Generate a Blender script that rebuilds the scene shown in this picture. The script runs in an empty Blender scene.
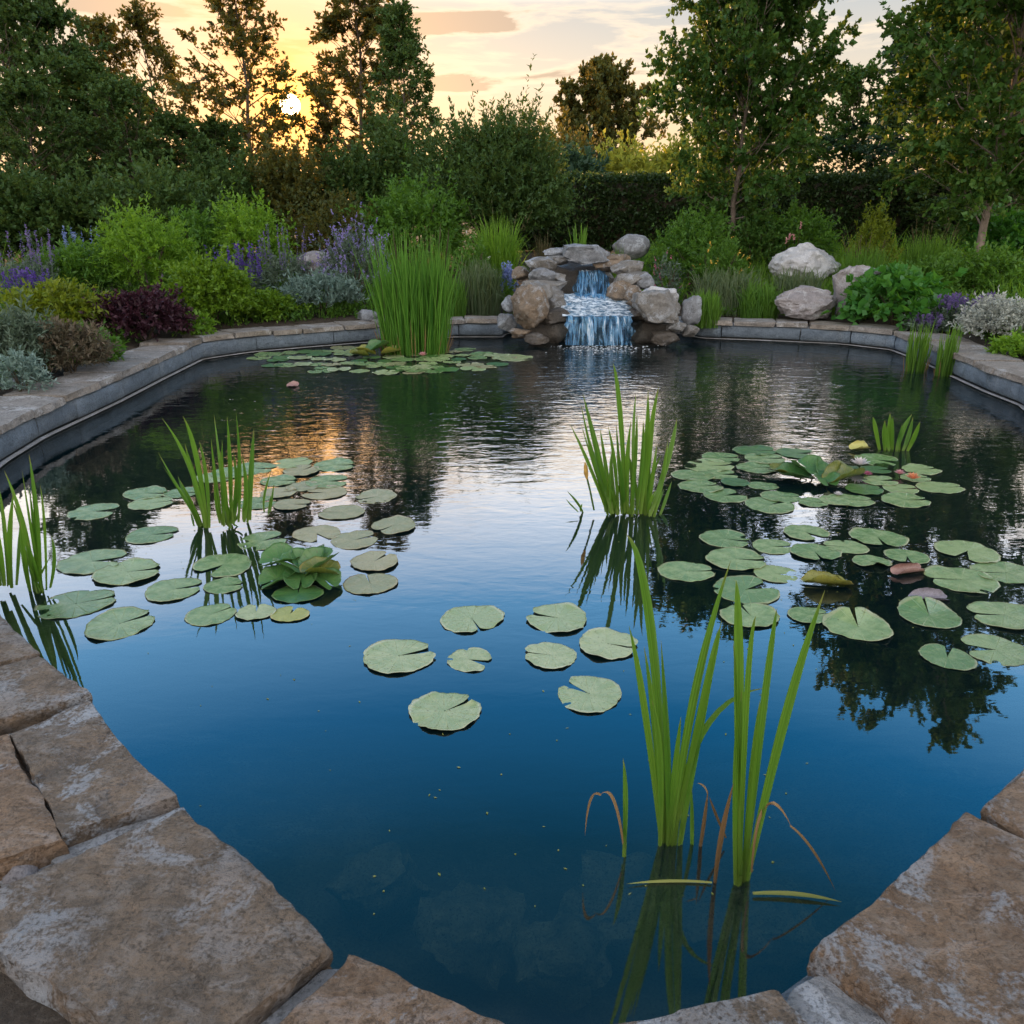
import bpy, bmesh, math, random
import numpy as np
from mathutils import Vector, noise as mnoise
R = math.radians
rng = np.random.default_rng(7)
random.seed(7)
C = bpy.context.scene.collection
scene = bpy.context.scene

# ------------------------------------------------------------------ camera, sky, sun, exposure
F = 804.0; PITCH = R(20.6); EYE = 1.75
cam_d = bpy.data.cameras.new('camera'); cam = bpy.data.objects.new('camera', cam_d); C.objects.link(cam)
cam.location = (0, 0, EYE); cam.rotation_euler = (R(90) - PITCH, 0, 0)
cam_d.sensor_width = 36; cam_d.lens = F / 1024 * 36; cam_d.clip_end = 3000; cam_d.clip_start = 0.05
scene.camera = cam
FWD = np.array([0, math.cos(PITCH), -math.sin(PITCH)]); UP = np.array([0, math.sin(PITCH), math.cos(PITCH)])
def ray(px, py): return np.array([1., 0, 0]) * ((px - 512) / F) + UP * ((512 - py) / F) + FWD
def at(px, py, z=0.0):
    d = ray(px, py); return np.array([0, 0, EYE]) + d * ((z - EYE) / d[2])
def atY(px, py, Y):
    d = ray(px, py); return np.array([0, 0, EYE]) + d * (Y / d[1])
def mpp(Y, z=0.5): return (Y * math.cos(PITCH) - (z - EYE) * math.sin(PITCH)) / F   # metres per pixel at forward distance Y

SUN = ray(290, 105); SUN /= np.linalg.norm(SUN)
SUN_EL = math.asin(SUN[2]); SUN_AZ = math.atan2(SUN[0], SUN[1])

world = bpy.data.worlds.new('World'); scene.world = world; world.use_nodes = True
class NT:
    def __init__(s, t): s.t = t; s.n = t.nodes; s.l = t.links
    def add(s, typ, **kw):
        n = s.n.new(typ)
        for k, v in kw.items():
            if k.startswith('i_'):
                key = k[2:]; key = int(key) if key.isdigit() else key.replace('_', ' ')
                if isinstance(v, bpy.types.NodeSocket): s.l.new(v, n.inputs[key])
                else: n.inputs[key].default_value = v
            else: setattr(n, k, v)
        return n
    def math(s, op, a, b=None, c=None, clamp=False):
        n = s.n.new('ShaderNodeMath'); n.operation = op; n.use_clamp = clamp
        for i, v in enumerate((a, b, c)):
            if v is None: continue
            if isinstance(v, bpy.types.NodeSocket): s.l.new(v, n.inputs[i])
            else: n.inputs[i].default_value = v
        return n.outputs[0]
    def mix(s, f, a, b, bt='MIX'):
        n = s.n.new('ShaderNodeMix'); n.data_type = 'RGBA'; n.blend_type = bt
        for i, v in ((0, f), (6, a), (7, b)):
            if isinstance(v, bpy.types.NodeSocket): s.l.new(v, n.inputs[i])
            else: n.inputs[i].default_value = (v if i == 0 else (*v, 1)[:4])
        return n.outputs[2]
    def ramp(s, f, stops, interp='LINEAR'):
        n = s.n.new('ShaderNodeValToRGB'); cr = n.color_ramp; cr.interpolation = interp
        while len(cr.elements) < len(stops): cr.elements.new(0.5)
        for e, (p, c) in zip(cr.elements, stops):
            e.position = p
            e.color = (*c, 1) if isinstance(c, (tuple, list)) else (c, c, c, 1)
        s.l.new(f, n.inputs[0]); return n.outputs[0]
    def noise(s, vec, scale, detail=4, rough=0.55, dist=0.0, typ=None):
        n = s.n.new('ShaderNodeTexNoise'); n.inputs['Scale'].default_value = scale; n.inputs['Detail'].default_value = detail
        n.inputs['Roughness'].default_value = rough; n.inputs['Distortion'].default_value = dist
        if vec is not None: s.l.new(vec, n.inputs['Vector'])
        return n.outputs[0]
    def mapping(s, vec, scale=(1, 1, 1), loc=(0, 0, 0), rot=(0, 0, 0)):
        n = s.n.new('ShaderNodeMapping'); n.inputs['Scale'].default_value = scale; n.inputs['Location'].default_value = loc
        n.inputs['Rotation'].default_value = rot
        s.l.new(vec, n.inputs['Vector']); return n.outputs[0]

w = NT(world.node_tree); w.n.clear()
SKY_K = 2.5                                     # the ramps hold radiance / SKY_K
tc = w.add('ShaderNodeTexCoord'); dirv = tc.outputs['Generated']
sep = w.add('ShaderNodeSeparateXYZ', i_0=dirv); dx, dy, dz = sep.outputs
def el(d): return 0.5 + 0.5 * math.sin(R(d))
zz = w.math('MULTIPLY_ADD', dz, 0.5, 0.5)
def rampstops(lst): return [(el(e), tuple(v / SKY_K for v in c)) for e, c in lst]
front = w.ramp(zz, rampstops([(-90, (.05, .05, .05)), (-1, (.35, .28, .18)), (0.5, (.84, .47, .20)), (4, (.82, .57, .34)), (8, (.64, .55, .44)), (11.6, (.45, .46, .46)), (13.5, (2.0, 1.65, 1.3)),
    (17, (2.8, 2.6, 2.4)), (21, (1.75, 2.0, 2.4)), (27, (.30, .90, 1.65)), (34, (.015, .34, .84)), (43, (.003, .12, .25)), (52, (.012, .08, .15)), (65, (.12, .18, .30)), (90, (.40, .48, .62))]))  # bands above the view are shaped to feed the water's reflection
back = w.ramp(zz, rampstops([(-90, (.05, .05, .05)), (-1, (.25, .22, .2)), (1, (1.7, 1.44, 1.24)), (15, (2.2, 2.0, 1.8)), (35, (1.6, 1.58, 1.6)), (60, (.80, .88, 1.05)), (90, (.40, .48, .62))]))  # sky behind the camera, raised to light the plants and stones
fac = w.add('ShaderNodeMapRange', interpolation_type='SMOOTHSTEP', i_0=dy, i_1=-0.35, i_2=0.45, i_3=0.0, i_4=1.0).outputs[0]
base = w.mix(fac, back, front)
# sunset clouds: long flat banks, lit from below and behind
az = w.math('ARCTAN2', dx, dy); elv = w.math('ARCSINE', dz)
cv = w.add('ShaderNodeCombineXYZ', i_0=az, i_1=elv).outputs[0]
cn = w.noise(w.mapping(cv, (7.0, 42.0, 1), (1.3, .4, 0)), 1.0, 7, .6, .35)
cn2 = w.noise(w.mapping(cv, (2.2, 9.0, 1), (4.1, 1.7, 0)), 1.0, 4, .5)
dens = w.math('MULTIPLY_ADD', cn2, .55, w.math('MULTIPLY', cn, 1.05))
def g_rgb(g):
    c = w.add('ShaderNodeCombineColor', i_0=g, i_1=g, i_2=g); return c.outputs[0]
def blob(a0, e0, ra, re, amp):
    a = w.math('DIVIDE', w.math('SUBTRACT', az, R(a0)), R(ra)); e = w.math('DIVIDE', w.math('SUBTRACT', elv, R(e0)), R(re))
    return w.math('MULTIPLY', w.math('EXPONENT', w.math('MULTIPLY', w.math('MULTIPLY_ADD', a, a, w.math('MULTIPLY', e, e)), -1.0)), amp)
for b in ((-2.4, 10.7, 5.0, .75, .32), (2.8, 7.9, 4.6, .62, .30), (-22, 10.7, 4.5, .7, .28), (-17, 8.9, 3.2, .7, .16), (11, 9.8, 4.5, .8, .14), (-4.5, 7.4, 3.6, .6, .24),
          (4, 15.5, 9, 1.5, .10), (-6, 18, 8, 1.5, .08)):
    dens = w.math('ADD', dens, blob(*b))
cm = w.ramp(dens, [(.80, 0.0), (.92, .5), (1.0, 1.0)])
core = w.ramp(dens, [(.90, 0.0), (1.0, 1.0)])
elmask = w.add('ShaderNodeMapRange', i_0=elv, i_1=R(24), i_2=R(16), i_3=0.0, i_4=1.0).outputs[0]
ccol = w.mix(core, tuple(v / SKY_K for v in (1.10, .86, .58)), tuple(v / SKY_K for v in (.42, .31, .235)))
base = w.mix(w.math('MULTIPLY', w.math('MULTIPLY', cm, .9), elmask), base, ccol)
base = w.mix(w.math('MULTIPLY', blob(-16, 15.8, 7.0, 2.6, 1.0), w.math('MULTIPLY_ADD', cn, 1.2, .3), clamp=True), base, tuple(v / SKY_K for v in (4.2, 1.9, .30)))  # golden patch added above the view for the water to mirror
# the glow of the sky round the low sun, and the sun itself
dot = w.add('ShaderNodeVectorMath', operation='DOT_PRODUCT', i_0=dirv); dot.inputs[1].default_value = tuple(SUN)
ang = w.math('ARCCOSINE', w.math('MINIMUM', dot.outputs['Value'], 0.999999))
def gl(sig, col):
    g = w.math('EXPONENT', w.math('MULTIPLY', w.math('POWER', w.math('DIVIDE', ang, R(sig)), 1.5), -1.0))
    return w.mix(1.0, (g_rgb(g)), col, 'MULTIPLY')
def gfac(sig, k): return w.math('MULTIPLY', w.math('EXPONENT', w.math('MULTIPLY', w.math('POWER', w.math('DIVIDE', ang, R(sig)), 1.5), -1.0)), k)
base = w.mix(gfac(12, .45), base, tuple(v / SKY_K for v in (1.15, .62, .24)))
base = w.mix(gfac(4.6, .9), base, tuple(v / SKY_K for v in (1.65, .50, .03)))
glow = gl(1.2, tuple(v / SKY_K for v in (3.0, 1.1, .06)))
disc = w.add('ShaderNodeMapRange', interpolation_type='SMOOTHSTEP', i_0=ang, i_1=R(.66), i_2=R(.50), i_3=0.0, i_4=1.0).outputs[0]
glow = w.mix(1.0, glow, w.mix(1.0, g_rgb(disc), tuple(v / SKY_K for v in (22, 16, 8)), 'MULTIPLY'), 'ADD')
base = w.mix(1.0, base, glow, 'ADD')
sky = w.add('ShaderNodeTexSky', sky_type='NISHITA', sun_disc=False, sun_elevation=SUN_EL, sun_rotation=SUN_AZ, air_density=1.0, dust_density=1.0, ozone_density=2.0)
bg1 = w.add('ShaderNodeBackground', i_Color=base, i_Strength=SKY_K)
bg2 = w.add('ShaderNodeBackground', i_Color=sky.outputs[0], i_Strength=0.012)
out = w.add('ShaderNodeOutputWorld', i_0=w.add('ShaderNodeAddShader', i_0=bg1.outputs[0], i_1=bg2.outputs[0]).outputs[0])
world.cycles.sampling_method = 'MANUAL'; world.cycles.sample_map_resolution = 2048

sl = bpy.data.lights.new('sun', 'SUN'); so = bpy.data.objects.new('sun', sl); C.objects.link(so)
sl.energy = 4.5; sl.angle = R(0.5); sl.color = (1.0, .55, .22)
so.rotation_euler = Vector(SUN).to_track_quat('Z', 'Y').to_euler()

scene.view_settings.view_transform = 'Standard'; scene.view_settings.look = 'None'
scene.view_settings.exposure = 0.38; scene.view_settings.gamma = 1.0
scene.render.engine = 'CYCLES'
cy = scene.cycles
cy.use_denoising = True; cy.max_bounces = 7; cy.diffuse_bounces = 3; cy.glossy_bounces = 3; cy.transmission_bounces = 5
cy.transparent_max_bounces = 12; cy.sample_clamp_indirect = 3.0; cy.caustics_reflective = False; cy.caustics_refractive = False
cy.use_adaptive_sampling = True; cy.adaptive_threshold = 0.015

# ------------------------------------------------------------------ object helpers
def tag(o, label=None, cat=None, group=None, kind=None):
    if label: o['label'] = label
    if cat: o['category'] = cat
    if group: o['group'] = group
    if kind: o['kind'] = kind
    return o
def empty(name, loc, label, cat, group=None, rz=0.0):
    o = bpy.data.objects.new(name, None); C.objects.link(o); o.location = tuple(map(float, loc)); o.rotation_euler = (0, 0, rz)
    o.empty_display_size = 0.1
    return tag(o, label, cat, group)
def mesh(name, V, faces, mats, rnd=None, smooth=False, midx=None):
    """faces: list of integer arrays (n,k)."""
    me = bpy.data.meshes.new(name); V = np.asarray(V, np.float32)
    if not isinstance(faces, (list, tuple)): faces = [faces]
    faces = [np.asarray(f, np.int32) for f in faces if len(f)]
    me.vertices.add(len(V)); me.vertices.foreach_set('co', V.ravel())
    nl = sum(f.size for f in faces); nf = sum(len(f) for f in faces)
    me.loops.add(nl); me.loops.foreach_set('vertex_index', np.concatenate([f.ravel() for f in faces]))
    tot = np.concatenate([np.full(len(f), f.shape[1], np.int32) for f in faces])
    st = np.zeros(nf, np.int32); st[1:] = np.cumsum(tot)[:-1]
    me.polygons.add(nf); me.polygons.foreach_set('loop_start', st); me.polygons.foreach_set('loop_total', tot)
    if smooth: me.polygons.foreach_set('use_smooth', np.ones(nf, bool))
    for m in (mats if isinstance(mats, (list, tuple)) else [mats]): me.materials.append(m)
    if midx is not None: me.polygons.foreach_set('material_index', np.asarray(midx, np.int32))
    me.update(calc_edges=True)
    if rnd is not None:
        a = me.attributes.new('rnd', 'FLOAT', 'FACE'); a.data.foreach_set('value', np.asarray(rnd, np.float32))
    return me
def link(name, me, parent=None, loc=None, rz=None):
    o = bpy.data.objects.new(name, me); C.objects.link(o)
    if parent is not None: o.parent = parent
    if loc is not None: o.location = tuple(map(float, loc))
    if rz is not None: o.rotation_euler = (0, 0, rz)
    return o
def copy_tree(o, parent=None):
    c = o.copy(); C.objects.link(c); c.parent = parent
    for ch in list(o.children): copy_tree(ch, c)
    return c
def norm(a): return a / np.maximum(np.linalg.norm(a, axis=-1, keepdims=True), 1e-9)
def rdir(n, g=rng): return norm(g.normal(size=(n, 3)))

# ------------------------------------------------------------------ materials
def newmat(name):
    m = bpy.data.materials.new(name); m.use_nodes = True; t = NT(m.node_tree); t.n.clear(); return m, t
def blademat(name, c1, c2, tcol):
    m, t = newmat(name)
    a = t.add('ShaderNodeAttribute', attribute_name='rnd').outputs['Fac']; al = t.add('ShaderNodeAttribute', attribute_name='along').outputs['Fac']; ac = t.add('ShaderNodeAttribute', attribute_name='across').outputs['Fac']
    geo = t.add('ShaderNodeNewGeometry'); n = t.noise(geo.outputs['Position'], 14, 4, .6)
    col = t.mix(a, c1, c2); st = t.math('SINE', t.math('MULTIPLY_ADD', a, 20.0, t.math('MULTIPLY', ac, 17.0)))
    col = t.mix(t.math('MULTIPLY_ADD', st, .18, .2), col, tuple(v * .5 for v in c1))
    col = t.mix(t.ramp(t.math('MULTIPLY_ADD', n, .35, al), [(.0, .0), (.12, .55), (.45, 0.)]), col, (.26, .32, .07))
    col = t.mix(t.ramp(t.math('MULTIPLY_ADD', n, .35, al), [(1.08, 0.), (1.18, 1.)] if False else [(.0, 0.), (.985, 0.), (1.0, .0)]), col, (.3, .2, .08))
    tip = t.add('ShaderNodeMapRange', i_0=t.math('MULTIPLY_ADD', n, .30, al), i_1=1.04, i_2=1.16, i_3=0.0, i_4=1.0).outputs[0]
    col = t.mix(t.math('MULTIPLY', tip, .8), col, (.30, .20, .08))
    p = t.add('ShaderNodeBsdfPrincipled', i_Base_Color=col, i_Roughness=.38); p.inputs['Specular IOR Level'].default_value = .4
    tr = t.add('ShaderNodeBsdfTranslucent', i_Color=t.mix(t.math('MULTIPLY_ADD', st, .2, .2), tcol, tuple(v * .5 for v in tcol)))
    b = t.add('ShaderNodeBump', i_Strength=.5, i_Distance=.002, i_Height=st); t.l.new(b.outputs[0], p.inputs['Normal'])
    t.add('ShaderNodeOutputMaterial', i_0=t.add('ShaderNodeMixShader', i_0=.4, i_1=p.outputs[0], i_2=tr.outputs[0]).outputs[0]); return m
def blade_attr(me, k):
    n = len(me.vertices) // (3 * (k + 1)); al = np.tile(np.repeat(np.linspace(0, 1, k + 1), 3), n).astype(np.float32); ac = np.tile(np.array([-1, 0, 1], np.float32), n * (k + 1))
    for nm, v in (('along', al), ('across', ac)): me.attributes.new(nm, 'FLOAT', 'POINT').data.foreach_set('value', v)
    return me
def leafmat(name, c1, c2, trans=.35, tcol=None, rough=.5, spec=.3):
    m, t = newmat(name)
    a = t.add('ShaderNodeAttribute', attribute_name='rnd'); oi = t.add('ShaderNodeObjectInfo')
    f = t.math('MULTIPLY_ADD', t.math('SUBTRACT', oi.outputs['Random'], .5), .25, a.outputs['Fac'], clamp=True)
    col = t.mix(f, c1, c2)
    tcol = tcol or tuple(min(1, v) for v in (c2[0] * 1.9 + .02, c2[1] * 1.7 + .02, c2[2] * .6))
    p = t.add('ShaderNodeBsdfPrincipled', i_Base_Color=col, i_Roughness=rough); p.inputs['Specular IOR Level'].default_value = spec
    tr = t.add('ShaderNodeBsdfTranslucent', i_Color=(*tcol, 1))
    ms = t.add('ShaderNodeMixShader', i_0=trans, i_1=p.outputs[0], i_2=tr.outputs[0])
    t.add('ShaderNodeOutputMaterial', i_0=ms.outputs[0]); return m
def stonemat(name, c1, c2, c3, scale=1.0, lichen=.45, lcol=(.46, .48, .50), rough=.8, bump=.5, strata=0.0, blk=False):
    m, t = newmat(name)
    geo = t.add('ShaderNodeNewGeometry'); oi = t.add('ShaderNodeObjectInfo')
    off = t.add('ShaderNodeVectorMath', operation='ADD', i_0=geo.outputs['Position'])
    t.l.new(t.add('ShaderNodeCombineXYZ', i_0=t.math('MULTIPLY', oi.outputs['Random'], 37.0), i_1=t.math('MULTIPLY', oi.outputs['Random'], 91.0)).outputs[0], off.inputs[1])
    P = off.outputs[0]
    n1 = t.noise(P, 3.2 * scale, 7, .62, .5); n2 = t.noise(P, 11 * scale, 8, .68, .2); n3 = t.noise(P, 46 * scale, 6, .7)
    col = t.mix(t.ramp(n1, [(.34, 0.), (.64, 1.)]), c1, c2)
    col = t.mix(t.ramp(n2, [(.46, 0.), (.66, .8)]), col, c3)
    col = t.mix(t.math('MULTIPLY', t.math('SUBTRACT', oi.outputs['Random'], .5), .35, clamp=True), col, c3)
    ln = t.math('MULTIPLY_ADD', t.noise(P, 2.6 * scale, 8, .66, .7), .8, t.math('MULTIPLY', n3, .25))
    lm = t.ramp(ln, [(.62 - .16 * lichen, 0.), (.68 - .16 * lichen, .85)])
    zone = t.ramp(t.noise(P, .95 * scale, 3, .5, .4), [(.40, .25), (.58, 1.)]); lm = t.math('MULTIPLY', lm, zone)
    if strata:
        sn = t.noise(t.mapping(P, (2.6 * scale, 6 * scale, 9 * scale), rot=(0, 0, .6)), 1.0, 7, .68, .6); col = t.mix(t.ramp(sn, [(.42, .0), (.52, .35), (.60, 0.)]), col, tuple(v * .42 for v in c1)); col = t.mix(t.ramp(sn, [(.56, .0), (.70, .4)]), col, tuple(v * 1.05 for v in lcol))
        n2 = t.math('MULTIPLY_ADD', sn, .7, t.math('MULTIPLY', n2, .6))
    col = t.mix(lm, col, lcol)
    col = t.mix(t.ramp(n3, [(.36, .75), (.5, 0.)]), col, tuple(v * .45 for v in c1))
    vor = t.add('ShaderNodeTexVoronoi', feature='DISTANCE_TO_EDGE', i_Scale=2.3 * scale)
    wob = t.add('ShaderNodeVectorMath', operation='MULTIPLY_ADD', i_0=t.add('ShaderNodeCombineXYZ', i_0=n1, i_1=n2, i_2=n1).outputs[0])
    wob.inputs[1].default_value = (.35, .35, .35); t.l.new(P, wob.inputs[2]); t.l.new(wob.outputs[0], vor.inputs['Vector'])
    crack = t.ramp(vor.outputs['Distance'], [(0.0, 0.), (.012, 1.)])
    h = t.math('ADD', t.math('MULTIPLY', n2, .9), t.math('MULTIPLY', n3, .6))
    h = t.math('ADD', h, t.math('MULTIPLY', n1, .8)); h = t.math('ADD', h, t.math('MULTIPLY', crack, .12 if strata == 0 else .2)); h = t.math('ADD', h, t.math('MULTIPLY', lm, .05))
    if blk:
        rv = t.add('ShaderNodeAttribute', attribute_name='rnd').outputs['Fac']; col = t.mix(t.math('MULTIPLY', rv, .5), col, tuple(v * .4 for v in c1)); sz = t.add('ShaderNodeSeparateXYZ', i_0=geo.outputs['Position'])
        wet = t.add('ShaderNodeMapRange', i_0=t.math('MULTIPLY_ADD', n2, .10, sz.outputs[2]), i_1=.115, i_2=.05, i_3=0.0, i_4=.75).outputs[0]; col = t.mix(wet, col, (.028, .032, .020))
    b = t.add('ShaderNodeBump', i_Strength=bump, i_Distance=.045 / scale, i_Height=h)
    p = t.add('ShaderNodeBsdfPrincipled', i_Base_Color=col, i_Roughness=rough, i_Normal=b.outputs[0]); p.inputs['Specular IOR Level'].default_value = .35
    t.add('ShaderNodeOutputMaterial', i_0=p.outputs[0]); return m
def plainmat(name, col, rough=.6, var=.3, scale=30):
    m, t = newmat(name); geo = t.add('ShaderNodeNewGeometry')
    n = t.noise(geo.outputs['Position'], scale, 5)
    c = t.mix(t.ramp(n, [(.3, 0.), (.7, 1.)]), tuple(v * (1 - var) for v in col), tuple(min(1, v * (1 + var)) for v in col))
    b = t.add('ShaderNodeBump', i_Strength=.4, i_Distance=.01, i_Height=n)
    p = t.add('ShaderNodeBsdfPrincipled', i_Base_Color=c, i_Roughness=rough, i_Normal=b.outputs[0])
    t.add('ShaderNodeOutputMaterial', i_0=p.outputs[0]); return m

M = {}
M['tree_dark'] = leafmat('tree_dark', (.024, .066, .020), (.078, .155, .040), .38, (.15, .19, .03))
M['tree_warm'] = leafmat('tree_warm', (.04, .06, .018), (.09, .12, .034), .45, (.24, .17, .02))
M['tree_green'] = leafmat('tree_green', (.026, .085, .018), (.075, .175, .032), .42, (.16, .22, .03))
M['tree_blue'] = leafmat('tree_blue', (.020, .055, .035), (.045, .095, .055), .30, (.08, .14, .05))
M['hedge'] = leafmat('hedge', (.018, .042, .014), (.04, .075, .022), .2)
M['sunlit_tint'] = leafmat('sunlit_tint', (.10, .15, .025), (.22, .26, .04), .55, (.55, .50, .06))  # leaf colour raised to carry the sunlight on the far bushes
M['lime'] = leafmat('lime', (.08, .18, .022), (.175, .32, .04), .40)
M['box'] = leafmat('box', (.06, .13, .012), (.15, .26, .022), .3)
M['green'] = leafmat('green', (.040, .11, .018), (.10, .215, .036), .35)
M['gold'] = leafmat('gold', (.07, .13, .012), (.17, .21, .022), .35)
M['burgundy'] = leafmat('burgundy', (.022, .010, .016), (.060, .020, .032), .2, (.08, .02, .03))
M['silver'] = leafmat('silver', (.12, .20, .17), (.24, .33, .30), .25, (.25, .35, .25))
M['whitesilver'] = leafmat('whitesilver', (.28, .31, .27), (.46, .48, .44), .2, (.4, .42, .35))
M['sage'] = leafmat('sage', (.07, .12, .085), (.14, .19, .14), .25, (.2, .25, .12))
M['ruddy'] = leafmat('ruddy', (.08, .09, .055), (.16, .12, .085), .25, (.22, .16, .08))
M['grass'] = leafmat('grass', (.05, .13, .020), (.13, .26, .036), .40)
M['drygrass'] = leafmat('drygrass', (.06, .06, .025), (.13, .11, .05), .35, (.18, .15, .06))
M['greygrass'] = leafmat('greygrass', (.05, .10, .045), (.15, .19, .11), .35)
M['reed'] = leafmat('reed', (.03, .13, .014), (.14, .33, .042), .40, (.22, .38, .04))
M['iris'] = blademat('iris', (.055, .18, .018), (.15, .32, .030), (.36, .54, .05))
M['stalk'] = leafmat('stalk', (.05, .12, .02), (.10, .18, .03), .2)
M['withered'] = leafmat('withered', (.16, .09, .04), (.30, .19, .09), .3, (.35, .2, .08))
M['yellowed'] = leafmat('yellowed', (.22, .26, .06), (.38, .38, .10), .3, (.4, .4, .1))
M['hosta'] = leafmat('hosta', (.03, .12, .022), (.075, .22, .045), .35, rough=.4)
M['purple'] = leafmat('purple', (.09, .07, .16), (.18, .14, .28), .35, (.35, .22, .6))
M['violet'] = leafmat('violet', (.06, .035, .18), (.12, .07, .30), .3, (.2, .1, .5))
M['lilac'] = leafmat('lilac', (.17, .14, .34), (.32, .27, .52), .35, (.5, .4, .8))
M['bluefl'] = leafmat('bluefl', (.13, .17, .36), (.26, .32, .56), .3, (.3, .4, .8))
M['whitefl'] = leafmat('whitefl', (.55, .52, .52), (.80, .76, .74), .3, (.8, .7, .7))
M['pinkfl'] = leafmat('pinkfl', (.50, .22, .26), (.75, .42, .40), .3, (.8, .4, .4))
M['rosefl'] = leafmat('rosefl', (.30, .06, .14), (.52, .18, .26), .3, (.6, .2, .3))
M['yellowfl'] = leafmat('yellowfl', (.55, .34, .05), (.78, .52, .10), .3, (.8, .5, .1))
M['orangefl'] = leafmat('orangefl', (.60, .20, .10), (.85, .38, .20), .3, (.9, .4, .2))
M['bark'] = plainmat('bark', (.10, .075, .055), .9, .4, 18)
M['greybark'] = plainmat('greybark', (.17, .135, .11), .9, .4, 14)
M['twig'] = plainmat('twig', (.07, .055, .035), .9, .3, 30)
M['budbrown'] = plainmat('budbrown', (.40, .24, .05), .8, .3, 60)
M['slab'] = stonemat('slab', (.10, .074, .052), (.25, .175, .115), (.225, .195, .17), 1.9, .58, (.33, .36, .40), .5, 1.0, 1)
M['slab_warm'] = stonemat('slab_warm', (.145, .088, .05), (.30, .195, .12), (.26, .20, .15), 1.9, .36, (.30, .315, .34), .55, 1.0, 1)
M['coping'] = stonemat('coping', (.21, .185, .16), (.33, .29, .25), (.27, .245, .22), 1.2, .40, (.40, .40, .40), .8, .6, 1)
M['copinggrey'] = stonemat('copinggrey', (.20, .185, .17), (.32, .295, .27), (.27, .25, .235), 1.2, .42, (.42, .42, .42), .8, .6, 1)
M['mortar'] = stonemat('mortar', (.20, .20, .20), (.31, .31, .31), (.26, .26, .27), 2.0, .5, (.40, .41, .43), .9, .7)
M['wall'] = stonemat('wall', (.13, .17, .215), (.26, .325, .40), (.19, .235, .29), 1.6, .35, (.32, .37, .42), .5, 1.0, 0.0, True)
M['rock'] = stonemat('rock', (.12, .115, .105), (.26, .25, .235), (.22, .205, .185), 2.2, .62, (.40, .43, .47), .62, 1.1)
M['rockbrown'] = stonemat('rockbrown', (.12, .092, .065), (.27, .205, .145), (.22, .185, .15), 2.2, .42, (.38, .40, .42), .62, 1.1)
M['rockgrey'] = stonemat('rockgrey', (.14, .15, .165), (.28, .295, .32), (.22, .23, .245), 2.2, .62, (.42, .46, .51), .62, 1.1)
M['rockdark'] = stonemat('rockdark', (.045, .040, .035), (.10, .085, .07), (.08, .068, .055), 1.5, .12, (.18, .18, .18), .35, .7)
M['rockpale'] = stonemat('rockpale', (.34, .345, .36), (.52, .53, .55), (.42, .43, .45), 2.4, .6, (.62, .63, .65), .8, .8)
M['rockpink'] = stonemat('rockpink', (.19, .175, .18), (.31, .285, .285), (.25, .235, .24), 2.4, .5, (.42, .42, .43), .8, .7)

# ------------------------------------------------------------------ shape helpers
def leaves(pos, d, nrm, L, W, fold=.12):
    """rhombic leaf faces, one quad each"""
    n = len(pos); d = norm(d); s = norm(np.cross(d, nrm)); u = np.cross(s, d)
    L = np.broadcast_to(np.asarray(L, float), (n,))[:, None]; W = np.broadcast_to(np.asarray(W, float), (n,))[:, None]
    V = np.empty((n, 4, 3)); V[:, 0] = pos; V[:, 1] = pos + d * L * .45 + s * W * .5 + u * L * fold
    V[:, 2] = pos + d * L; V[:, 3] = pos + d * L * .45 - s * W * .5 + u * L * fold
    return V.reshape(-1, 3), np.arange(4 * n).reshape(n, 4)
def sprigs(o, d, ln, per, L, W, spread=.8, sag=.15, t0=.15, g=rng, lvar=.35):
    """leaves set along sprigs starting at o, heading d"""
    n = len(o); idx = np.repeat(np.arange(n), per); t = g.uniform(t0, 1, n * per)
    ln = np.broadcast_to(np.asarray(ln, float), (n,))
    p = o[idx] + d[idx] * (ln[idx] * t)[:, None]; p[:, 2] -= sag * ln[idx] * t * t
    ld = norm(d[idx] * .7 + rdir(n * per, g) * spread + np.array([0, 0, .1]))
    nr = norm(rdir(n * per, g) * .8 + np.array([0, 0, .8]))
    LL = L * (1 + lvar * g.normal(size=n * per)).clip(.4, 1.8)
    V, Fq = leaves(p, ld, nr, LL, LL * W / L)
    sh = np.repeat(g.uniform(0, 1, n), per) * .5 + g.uniform(0, 1, n * per) * .5
    return V, Fq, sh
def tubes(paths, sides=6):
    Vs, Fs, o = [], [], 0
    for pts, rad in paths:
        pts = np.asarray(pts, float); n = len(pts); rad = np.broadcast_to(np.asarray(rad, float), (n,))
        tg = norm(np.gradient(pts, axis=0)); ref = np.array([0, 0, 1.]) if abs(tg[0, 2]) < .8 else np.array([1., 0, 0])
        a = norm(np.cross(tg, ref)); b = np.cross(tg, a)
        th = np.arange(sides) * 2 * math.pi / sides
        V = pts[:, None] + rad[:, None, None] * (a[:, None] * np.cos(th)[None, :, None] + b[:, None] * np.sin(th)[None, :, None])
        Vs.append(V.reshape(-1, 3)); i = np.arange(n - 1)[:, None] * sides; j = np.arange(sides)[None]; k = (j + 1) % sides
        Fs.append(np.stack([i + j, i + k, i + sides + k, i + sides + j], -1).reshape(-1, 4) + o); o += n * sides
    return np.concatenate(Vs), np.concatenate(Fs)
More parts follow.
